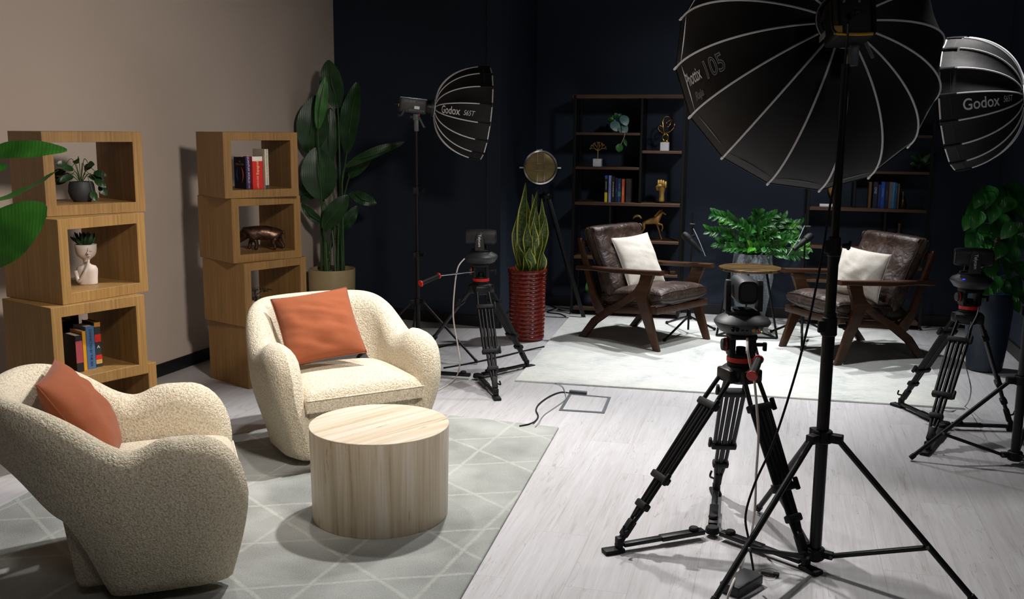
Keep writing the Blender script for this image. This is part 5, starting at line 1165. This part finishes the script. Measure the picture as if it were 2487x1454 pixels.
    bm = B(); bx(bm, q + Vector((0.020, -0.022, -0.008)), (0.012, 0.012, 0.014), 0.003); obj('lever_pivot', bm, MT['red'], lv)
    bm = B(); cyl(bm, q + Vector((-0.022, 0, -0.02)), q + Vector((-0.045, 0, -0.02)), 0.013, 0.013, 16, 0.003); obj('side_knob', bm, MT['darkgrey'], o)
    return o, Vector(c) + q
hlL, qL = lamp_head(hubL - axL.normalized() * 0.012, axL, 'dark grey studio light head with a steel top behind the left softbox', 0.085, 0.105, 0.19, 'side')
hlR, qR = lamp_head(hubR - axR.normalized() * 0.012, axR, 'dark grey studio light head at the right edge, behind the right softbox', 0.085, 0.105, 0.19, 'side')
hlP, qP = lamp_head(hubP - axP.normalized() * 0.012, axP, 'black studio light head with a yellow socket behind the large softbox', 0.135, 0.15, 0.15, 'rear')

# ------------------------------------------------------------------ light stands
def light_stand(c, feet, zc, ztop, secs, label, rl, zlow=0.06, legr=0.0095, knobs=()):
    """secs: list of (z0, z1, radius)"""
    c = Vector((c[0], c[1], 0)); o = thing('light_stand', label, 'light stand', c)
    for z0, z1, r in secs: bm = B(); cyl(bm, (0, 0, z0), (0, 0, z1), r, r, 20); obj('pole_section', bm, MT['black'], o)
    for z0, r in knobs:
        bm = B(); cyl(bm, (0, 0, z0 - 0.035), (0, 0, z0 + 0.035), r, r * 0.92, 20, 0.004); bx(bm, (-r * 1.0, -0.01, z0), (0.03, 0.02, 0.045), 0.005); k_ = obj('clamp', bm, MT['matte'], o)
        bm = B(); cyl(bm, (r, -0.012, z0 + 0.004), (r + 0.028, -0.02, z0 + 0.004), 0.008, 0.012, 14, 0.003); cyl(bm, (r + 0.02, -0.016, z0 - 0.01), (r + 0.028, -0.018, z0 + 0.022), 0.005, 0.005, 10); obj('wing_knob', bm, MT['matte'], k_)
    bm = B(); cyl(bm, (0, 0, zc - 0.02), (0, 0, zc + 0.025), rl * 1.5, rl * 1.4, 24, 0.004)
    b2 = B(); cyl(b2, (0, 0, zlow - 0.025), (0, 0, zlow + 0.02), rl * 1.35, rl * 1.35, 20, 0.004); D = []
    for f in feet:
        d = (Vector((f[0], f[1], 0)) - c); L = d.length; d.normalize(); D.append((d, L)); bx(bm, (rl * 1.9, 0, zc), (rl * 1.9, legr * 3.2, 0.032), 0.004, RZ(math.atan2(d.y, d.x))); bx(b2, (rl * 1.8, 0, zlow), (rl * 1.6, legr * 2.6, 0.026), 0.004, RZ(math.atan2(d.y, d.x)))
    obj('leg_collar', bm, MT['matte'], o); obj('lower_collar', b2, MT['matte'], o)
    for d, L in D:
        a = d * (rl * 2.6) + Vector((0, 0, zc - 0.012)); b = d * L + Vector((0, 0, 0.012)); sd = Vector((-d.y, d.x, 0))
        bm = B(); tube(bm, [a, (a + b) / 2, b], legr, 12); lg = obj('leg', bm, MT['black'], o)
        bm = B(); e_ = (b - a).normalized(); cyl(bm, b - e_ * 0.03, b, legr * 1.25, legr * 1.25, 12, 0.003); obj('rubber_tip', bm, MT['matte'], lg)
        m_ = a.lerp(b, 0.66); bm = B(); q0 = d * (rl * 2.4) + Vector((0, 0, zlow)); q1 = m_ + Vector((0, 0, -0.004))
        beam(bm, q0, q1, legr * 1.9, legr * 1.3, 0.002); br = obj('brace', bm, MT['black'], o)
        bm = B(); cyl(bm, m_ - sd * legr * 1.5, m_ + sd * legr * 1.5, 0.006, 0.006, 12); cyl(bm, q0 - sd * legr * 1.6, q0 + sd * legr * 1.6, 0.006, 0.006, 12); obj('rivet', bm, MT['grey'], br)
    return o
SP = Vector((1.150, 3.52, 0))
fA = SP + Vector((math.cos(R_(216)), math.sin(R_(216)), 0)) * 0.56; fB = SP + Vector((math.cos(R_(-32)), math.sin(R_(-32)), 0)) * 0.56; fC = SP + Vector((math.cos(R_(98)), math.sin(R_(98)), 0)) * 0.56
zP = qP.z - 0.115
light_stand(SP, (fA, fB, fC), 0.515, zP, [(0.03, 0.98, 0.0225), (0.92, 1.24, 0.019), (1.18, zP, 0.0145)], 'tall black light stand in the right foreground carrying the large softbox', 0.026, 0.062, 0.0115, ((0.93, 0.029), (1.22, 0.024)))
cLs = Vector((qL.x, qL.y, 0)); zL = qL.z - 0.115
rr_ = 0.47
light_stand(cLs, [G(1160, 884), cLs + Vector((math.cos(R_(102)), math.sin(R_(102)), 0)) * rr_, G(868, 872)], 0.41, zL, [(0.03, 0.75, 0.0175), (0.7, 1.22, 0.0145), (1.18, zL, 0.0115)], 'black light stand by the dark wall carrying the left softbox', 0.020, 0.05, 0.009, ((0.74, 0.023), (1.2, 0.019)))
cRs = Vector((qR.x, qR.y, 0)); cRs = Vector((G(2463, 1128).x, G(2463, 1128).y, 0)); zR = qR.z - 0.115
d0 = G(2210, 1118) - cRs; a0 = math.atan2(d0.y, d0.x)
light_stand(cRs, [G(2210, 1118), cRs + RZ(R_(120)) @ d0, cRs + RZ(R_(-120)) @ d0], 0.43, zR, [(0.03, 0.8, 0.0225), (0.75, 1.2, 0.019), (1.15, zR, 0.0145)], 'black light stand at the right edge whose leg crosses the camera tripod', 0.026, 0.05, 0.0105, ((0.78, 0.029),))

# ================================================================== CAMERA TRIPODS AND PTZ CAMERAS
def video_tripod(c, feet, apex, label, handle=None):
    c = Vector((c[0], c[1], 0)); o = thing('video_tripod', label, 'tripod', c); ap = Vector(apex) - c; za = ap.z
    bm = B(); lathe(bm, [(0, -0.055), (0.035, -0.055), (0.062, -0.035), (0.070, -0.01), (0.070, 0.008), (0.060, 0.016), (0, 0.016)], 36, T(ap)); obj('bowl', bm, MT['matte'], o)
    for f in feet:
        p = Vector(f) - c; d = Vector((p.x - ap.x, p.y - ap.y, 0)).normalized(); sd = Vector((-d.y, d.x, 0)); a = ap + d * 0.055 + Vector((0, 0, -0.012)); b = Vector((p.x, p.y, 0.045)); b -= d * 0.015
        ax = (b - a).normalized()
        P = lambda t, s=0.0: a.lerp(b, t) + sd * s
        bm = B(); bx(bm, (0, 0, 0), (0.045, 0.100, 0.055), 0.010, frame3(d, sd, (0, 0, 1), a + Vector((0, 0, -0.006))))
        for s in (-0.036, 0.036): tube(bm, [P(0.02, s), P(0.20, s * 1.25), P(0.63, s * 1.1)], 0.0092, 10)
        tube(bm, [P(0.17), P(0.86)], 0.0112, 10)
        for s in (-0.0225, 0.0225): tube(bm, [P(0.19, s), P(0.63, s), P(0.80, s * 0.9), P(0.90, s * 0.5)], 0.0082, 10)
        lg = obj('leg', bm, MT['black'], o)
        for t_, w_ in ((0.185, 0.118), (0.625, 0.108), (0.79, 0.070)):
            bm = B(); y_ = ax.cross(sd); bx(bm, (0, 0, 0), (w_, 0.034, 0.030), 0.007, frame3(sd, y_, ax, P(t_))); 
            if t_ < 0.7: bx(bm, (w_ / 2 + 0.004, 0.012, -0.004), (0.014, 0.02, 0.05), 0.005, frame3(sd, y_, ax, P(t_)))
            obj('leg_clamp', bm, MT['matte'], lg)
        bm = B(); bx(bm, (0, 0, 0), (0.034, 0.030, 0.075), 0.007, frame3(sd, ax.cross(sd), ax, P(0.925))); fM = RZ(math.atan2(d.y, d.x)); bx(bm, (0.012, 0, 0.009), (0.085, 0.046, 0.018), 0.005, T((p.x, p.y, 0)) @ fM); bx(bm, (-0.012, 0, 0.036), (0.024, 0.034, 0.05), 0.006, T((p.x, p.y, 0)) @ fM)
        beam(bm, P(0.93), Vector((p.x, p.y, 0.022)) - d * 0.004, 0.026, 0.020, 0.004)
        tube(bm, smoothpts([P(0.93, 0.015), P(0.93, 0.03) + d * 0.03, P(0.89, 0.024) + d * 0.045], 4), 0.005, 8); obj('foot', bm, MT['matte'], lg)
        bm = B(); cyl(bm, a + sd * 0.045 + Vector((0, 0, -0.004)), a + sd * 0.048 + Vector((0, 0, -0.004)), 0.006, 0.006, 12); cyl(bm, a - sd * 0.045 + Vector((0, 0, -0.004)), a - sd * 0.048 + Vector((0, 0, -0.004)), 0.006, 0.006, 12); obj('red_pin', bm, MT['red'], lg)
    cen = sum((Vector(f) - c for f in feet), Vector()) / 3; cen.z = 0.03
    bm = B(); cyl(bm, cen + Vector((0, 0, -0.014)), cen + Vector((0, 0, 0.012)), 0.030, 0.026, 24, 0.003); obj('spreader_hub', bm, MT['matte'], o)
    for f in feet:
        p = Vector(f) - c; p.z = 0.026; bm = B(); q = cen.lerp(p, 0.10); beam(bm, q, cen.lerp(p, 0.55), 0.038, 0.020, 0.004); beam(bm, cen.lerp(p, 0.5), cen.lerp(p, 0.93), 0.028, 0.016, 0.003); s_ = obj('spreader_arm', bm, MT['black'], o)
        bm = B(); k_ = cen.lerp(p, 0.20) + Vector((0, 0, 0.012)); cyl(bm, k_, k_ + Vector((0, 0, 0.012)), 0.021, 0.019, 20, 0.003); obj('dial', bm, MT['matte'], s_)
    # fluid head
    h = B(); lathe(h, [(0, 0.012), (0.050, 0.012), (0.052, 0.03), (0.046, 0.034), (0.046, 0.052), (0.05, 0.054), (0.048, 0.065), (0, 0.065)], 36, T(ap))
    for s in (-1, 1): bx(h, ap + Vector((s * 0.040, 0, 0.095)), (0.026, 0.075, 0.085), 0.01)
    bx(h, ap + Vector((0, 0, 0.138)), (0.105, 0.10, 0.022), 0.005); cyl(h, ap + Vector((0, -0.0, 0.06)), ap + Vector((0, 0, 0.09)), 0.019, 0.019, 18); hd = obj('fluid_head', h, MT['matte'], o)
    bm = B(); lathe(bm, [(0.046, 0.033), (0.0535, 0.034), (0.0535, 0.053), (0.046, 0.054)], 40, T(ap), lambda a_, z_: 1 + 0.012 * math.copysign(1, math.sin(a_ * 20))); obj('red_ring', bm, MT['red'], hd)
    bm = B(); cyl(bm, ap + Vector((-0.055, 0, 0.10)), ap + Vector((-0.078, 0, 0.10)), 0.026, 0.024, 24, 0.003); kn = obj('drag_knob', bm, MT['darkgrey'], hd)
    bm = B(); cyl(bm, ap + Vector((-0.060, 0, 0.10)), ap + Vector((-0.065, 0, 0.10)), 0.0272, 0.0272, 24); obj('red_band', bm, MT['red'], kn)
    bm = B(); cyl(bm, ap + Vector((0.055, 0, 0.10)), ap + Vector((0.085, 0, 0.10)), 0.008, 0.008, 12); bx(bm, ap + Vector((0.094, 0, 0.092)), (0.014, 0.02, 0.034), 0.003); obj('tilt_lock', bm, MT['matte'], hd)
    bm = B(); bmesh.ops.create_icosphere(bm, subdivisions=2, radius=0.0045, matrix=T(ap + Vector((0.0, -0.071, -0.005)))); obj('status_light', bm, MT['led_red'], o)
    if handle:
        a, b, k = [Vector(p) - c for p in handle]
        bm = B(); tube(bm, [ap + Vector((-0.03 if b.x < ap.x else 0.05, -0.03, 0.10)), (ap + Vector((-0.03 if b.x < ap.x else 0.05, -0.03, 0.10))).lerp(b, 0.5), b], 0.0055, 10); hh = obj('pan_handle', bm, MT['greyprint'] if False else MT['chrome'], o)
        bm = B(); cyl(bm, b, k, 0.0145, 0.0175, 20, 0.004); obj('grip', bm, MT['matte'], hh)
        for p, r in ((b, 0.0185), (k, 0.0205)):
            dd = (k - b).normalized(); bm = B(); cyl(bm, p - dd * 0.004, p + dd * 0.006, r, r, 24, 0.002); obj('red_end_ring', bm, MT['red'], hh)
    return o, Vector(apex) + Vector((0, 0, 0.15))
def ptz(base, yaw, label, txt=True, led=None, back=False):
    """lens points along local +x"""
    o = thing('ptz_camera', label, 'video camera', base, yaw); o.scale = (1.1, 1.1, 1.1)
    bm = B(); lathe(bm, [(0, 0), (0.060, 0.0), (0.080, 0.008), (0.100, 0.036), (0.1005, 0.042), (0.092, 0.054), (0.070, 0.064), (0.064, 0.070), (0, 0.070)], 56); bs = obj('base', bm, MT['darkgrey'], o)
    bm = B(); lathe(bm, [(0, 0.070), (0.060, 0.070), (0.060, 0.080), (0.055, 0.084), (0, 0.084)], 48); obj('turntable', bm, MT['matte'], o)
    for s in (-1, 1):
        bm = B(); prism(bm, [(-0.030, 0.080), (0.030, 0.080), (0.022, 0.12), (0.021, 0.175), (0.012, 0.190), (-0.012, 0.190), (-0.021, 0.175), (-0.022, 0.12)], -0.009, 0.009, frame3((1, 0, 0), (0, 0, 1), (0, -1, 0), (0, s * 0.056, 0)), 0.003); ar = obj('yoke_arm', bm, MT['darkgrey'], o)
        if txt and s < 0: text(ar, 'Telycam', 0.022, frame3((0, 0, -1), (1, 0, 0), (0, -1, 0), (0, -0.0658, 0.140)), MT['white'], bold=0.0001)
    def head(u, v):
        a = 2 * PI * v; x = -0.085 + 0.17 * u; k = 1 - 0.12 * abs(u - 0.5) ** 3 * 8; c_, s_ = math.cos(a), math.sin(a)
        return Vector((x, 0.040 * k * math.copysign(abs(c_) ** 0.62, c_), 0.156 + 0.046 * k * math.copysign(abs(s_) ** 0.62, s_)))
    bm = B(); vs = grid(bm, head, 10, 40, False, True); bm.faces.new(vs[0][::-1]); bm.faces.new(vs[-1]); hd = obj('camera_head', bm, MT['darkgrey'], o, angle=50)
    bm = B(); cyl(bm, (0.08, 0, 0.156), (0.092, 0, 0.156), 0.033, 0.031, 32, 0.003); obj('lens', bm, MT['matte'], hd)
    bm = B(); tube(bm, [Vector((-0.0865, 0.030 * math.copysign(abs(math.cos(t)) ** .6, math.cos(t)), 0.156 + 0.035 * math.copysign(abs(math.sin(t)) ** .6, math.sin(t)))) for t in [2 * PI * k / 40 for k in range(40)]], 0.002, 5, True); obj('rear_seam', bm, MT['matte'], hd)
    if led: bm = B(); bmesh.ops.create_icosphere(bm, subdivisions=2, radius=0.006, matrix=T((-0.05, -0.080, 0.053)) @ Matrix.Diagonal((1.3, 0.4, 0.5, 1))); obj('status_light', bm, led, bs)
    if back:
        for k, (y, r, m) in enumerate([(0.050, 0.0065, 'black'), (0.034, 0.0065, 'black'), (-0.022, 0.0060, 'yellow'), (-0.040, 0.0055, 'cablewhite')]):
            bm = B(); X0 = -0.0875; cyl(bm, (X0 + 0.010, y, 0.026), (X0 - 0.010, y, 0.026), r, r, 16, 0.001); obj('port', bm, MT[m], bs)
        for y in (0.015, -0.0): bm = B(); bx(bm, (-0.089, y, 0.025), (0.008, 0.010, 0.006)); obj('port', bm, MT['matte'], bs, False)
        bm = B(); bx(bm, (-0.080, -0.066, 0.028), (0.010, 0.016, 0.012), 0.001, RZ(0) ); obj('sticker', bm, MT['piping'], bs, False)
        bm = B(); bmesh.ops.create_icosphere(bm, subdivisions=1, radius=0.0022, matrix=T((-0.094, -0.050, 0.022))); obj('status_light', bm, MT['led_green'], bs)
        bm = B(); cyl(bm, (-0.098, -0.040, 0.026), (-0.112, -0.040, 0.022), 0.0045, 0.0045, 12); obj('red_plug', bm, MT['red'], bs)
    return o
def cable(name, pts, r, m, label, n=8, cat='cable'):
    P = smoothpts(pts, n); c = P[-1].copy(); c.z = 0; bm = B(); tube(bm, [p - c for p in P], r, 8); o = obj(name, bm, m, None, angle=180); o.location = c; return tag(o, label, cat)
# left tripod
ap = AY(1168, 694, 6.38); f1 = G(1205, 968); f2 = G(1282, 893); mid = (f1 + f2) / 2; dd = (f2 - f1).normalized(); f3 = mid + Vector((-dd.y, dd.x, 0)) * (f2 - f1).length * 0.87
video_tripod((ap.x, ap.y), (f1, f2, f3), ap, 'black video tripod with a red ring beside the dark wall, left of the red pot', (AY(1130, 642, 6.25), AY(1066, 669, 6.1), AY(1022, 688, 6.0)))
ptz(ap + Vector((0, 0, 0.1495)), R_(-6), 'black video camera on the tripod left of the red pot, turned to the right', True)
# middle tripod
ap2 = AY(1797, 896, 3.83); g1_, g2_, g3_ = G(1496, 1340), G(1738, 1200), G(1962, 1385)
video_tripod((ap2.x, ap2.y), (g1_, g2_, g3_), ap2, 'black video tripod in the centre foreground with a red ring and floor spreader', (AY(1862, 845, 3.70), AY(1843, 872, 3.62), AY(1827, 912, 3.52)))
ptz(ap2 + Vector((0, 0, 0.1495)), R_(88), 'black video camera on the foreground tripod, seen from its port side', False, None, True)
# right tripod
ap3 = AY(2352, 764, 5.38); h1_, h2_, h3_ = G(2184, 988), G(2250, 1100), G(2458, 1046)
video_tripod((ap3.x, ap3.y), (h1_, h2_, h3_), ap3, 'black video tripod at the right wall, beside the tall navy pot')
ptz(ap3 + Vector((0, 0, 0.1495)), R_(-14), 'black video camera on the right tripod in front of the climbing plant', True, MT['led_blue'])

# cables
cable('camera_cable', [AY(1128, 628, 6.30), AY(1112, 650, 6.26), AY(1104, 700, 6.25), AY(1101, 770, 6.25), AY(1112, 840, 6.22), AY(1117, 880, 6.2), G(1108, 915, 0.02), G(1085, 935, 0.006), G(1055, 952, 0.006)], 0.0045, MT['cablewhite'], 'grey white cable hanging from the left video camera')
cable('camera_cable', [AY(1815, 822, 3.71), AY(1816, 850, 3.66), AY(1822, 885, 3.64), AY(1832, 925, 3.62), AY(1838, 990, 3.62), AY(1842, 1060, 3.62), AY(1836, 1160, 3.62), AY(1833, 1240, 3.60), G(1822, 1310, 0.01), G(1800, 1370, 0.006), G(1778, 1420, 0.045), G(1762, 1462, 0.006), G(1740, 1500, 0.006)], 0.0048, MT['cablewhite'], 'pale cable hanging from the foreground video camera to the floor')
cable('camera_cable', [AY(2377, 745, 5.30), AY(2372, 765, 5.27), AY(2352, 805, 5.27), AY(2335, 850, 5.27), AY(2350, 905, 5.25), AY(2358, 950, 5.22), G(2345, 985, 0.008), G(2310, 998, 0.006), G(2270, 992, 0.02)], 0.0032, MT['cablegrey'], 'thin grey cable falling from the right video tripod')
cable('power_cable', [AY(2060, 55, 3.36), AY(2058, 90, 3.42), AY(2050, 180, 3.46), AY(2038, 330, 3.47), AY(2029, 427, 3.46), AY(2014, 510, 3.44), AY(1993, 640, 3.42), AY(1962, 791, 3.4), AY(1930, 915, 3.38), AY(1880, 1070, 3.36), AY(1834, 1172, 3.34), AY(1811, 1250, 3.33), AY(1818, 1310, 3.33), AY(1830, 1384, 3.33)], 0.0042, MT['matte'], 'long black power cable hanging from the large softbox lamp to its floor adapter')
cable('outlet_cable', [OUTL, G(1362, 952, 0.006), G(1335, 962, 0.006), G(1310, 980, 0.006), G(1302, 995, 0.006), G(1307, 1010, 0.006), G(1300, 1022, 0.006), G(1286, 1029, 0.016), G(1262, 1034, 0.016)], 0.0045, MT['matte'], 'black cable curling from the floor outlet cover to the grey rug')
cable('thin_floor_cable', [G(1348, 930, 0.006), G(1366, 938, 0.006), G(1373, 955, 0.006), G(1372, 970, 0.006), G(1345, 990, 0.006), G(1320, 1008, 0.006), G(1306, 1028, 0.016), G(1300, 1036, 0.016)], 0.0025, MT['cablegrey'], 'thin grey cable looping on the floor left of the outlet cover')
cable('floor_cable', [G(1078, 893, 0.006), G(1150, 880, 0.006), G(1230, 862, 0.008), G(1280, 850, 0.006), G(1322, 841, 0.02)], 0.006, MT['matte'], 'black cable lying on the floor behind the left video tripod')
cable('floor_cable', [G(1322, 738, 0.006), G(1338, 742, 0.006), G(1350, 748, 0.006), G(1338, 752, 0.006), G(1330, 758, 0.006), G(1360, 762, 0.006), G(1374, 768, 0.006)], 0.005, MT['matte'], 'black cable coiled on the floor left of the left bookcase foot')
# adapter
ac = G(1800, 1428); o = thing('power_adapter', 'black power adapter brick lying on the floor under the light stand', 'power adapter', ac, R_(46))
bm = B(); bx(bm, (0, 0, 0.021), (0.165, 0.082, 0.040), 0.006, None, 3); obj('case', bm, MT['darkgrey'], o)
q = G(1868, 1398) 
o = thing('cable_strap', 'small black cable strap and thin wire loop beside the adapter brick', 'cable strap', q, R_(-20))
bm = B(); bx(bm, (-0.005, 0, 0.008), (0.05, 0.014, 0.005), 0.002); bx(bm, (0.025, 0.0, 0.010), (0.022, 0.018, 0.012), 0.003); obj('strap', bm, MT['matte'], o)
bm = B(); tube(bm, [Vector((-0.005 + 0.034 * math.cos(a * PI / 16), 0.004 + 0.04 * math.sin(a * PI / 16), 0.006 + 0.004 * (1 + math.sin(a * PI / 8)))) for a in range(32)], 0.0010, 5, True); obj('wire_loop', bm, MT['cablegrey'], o)
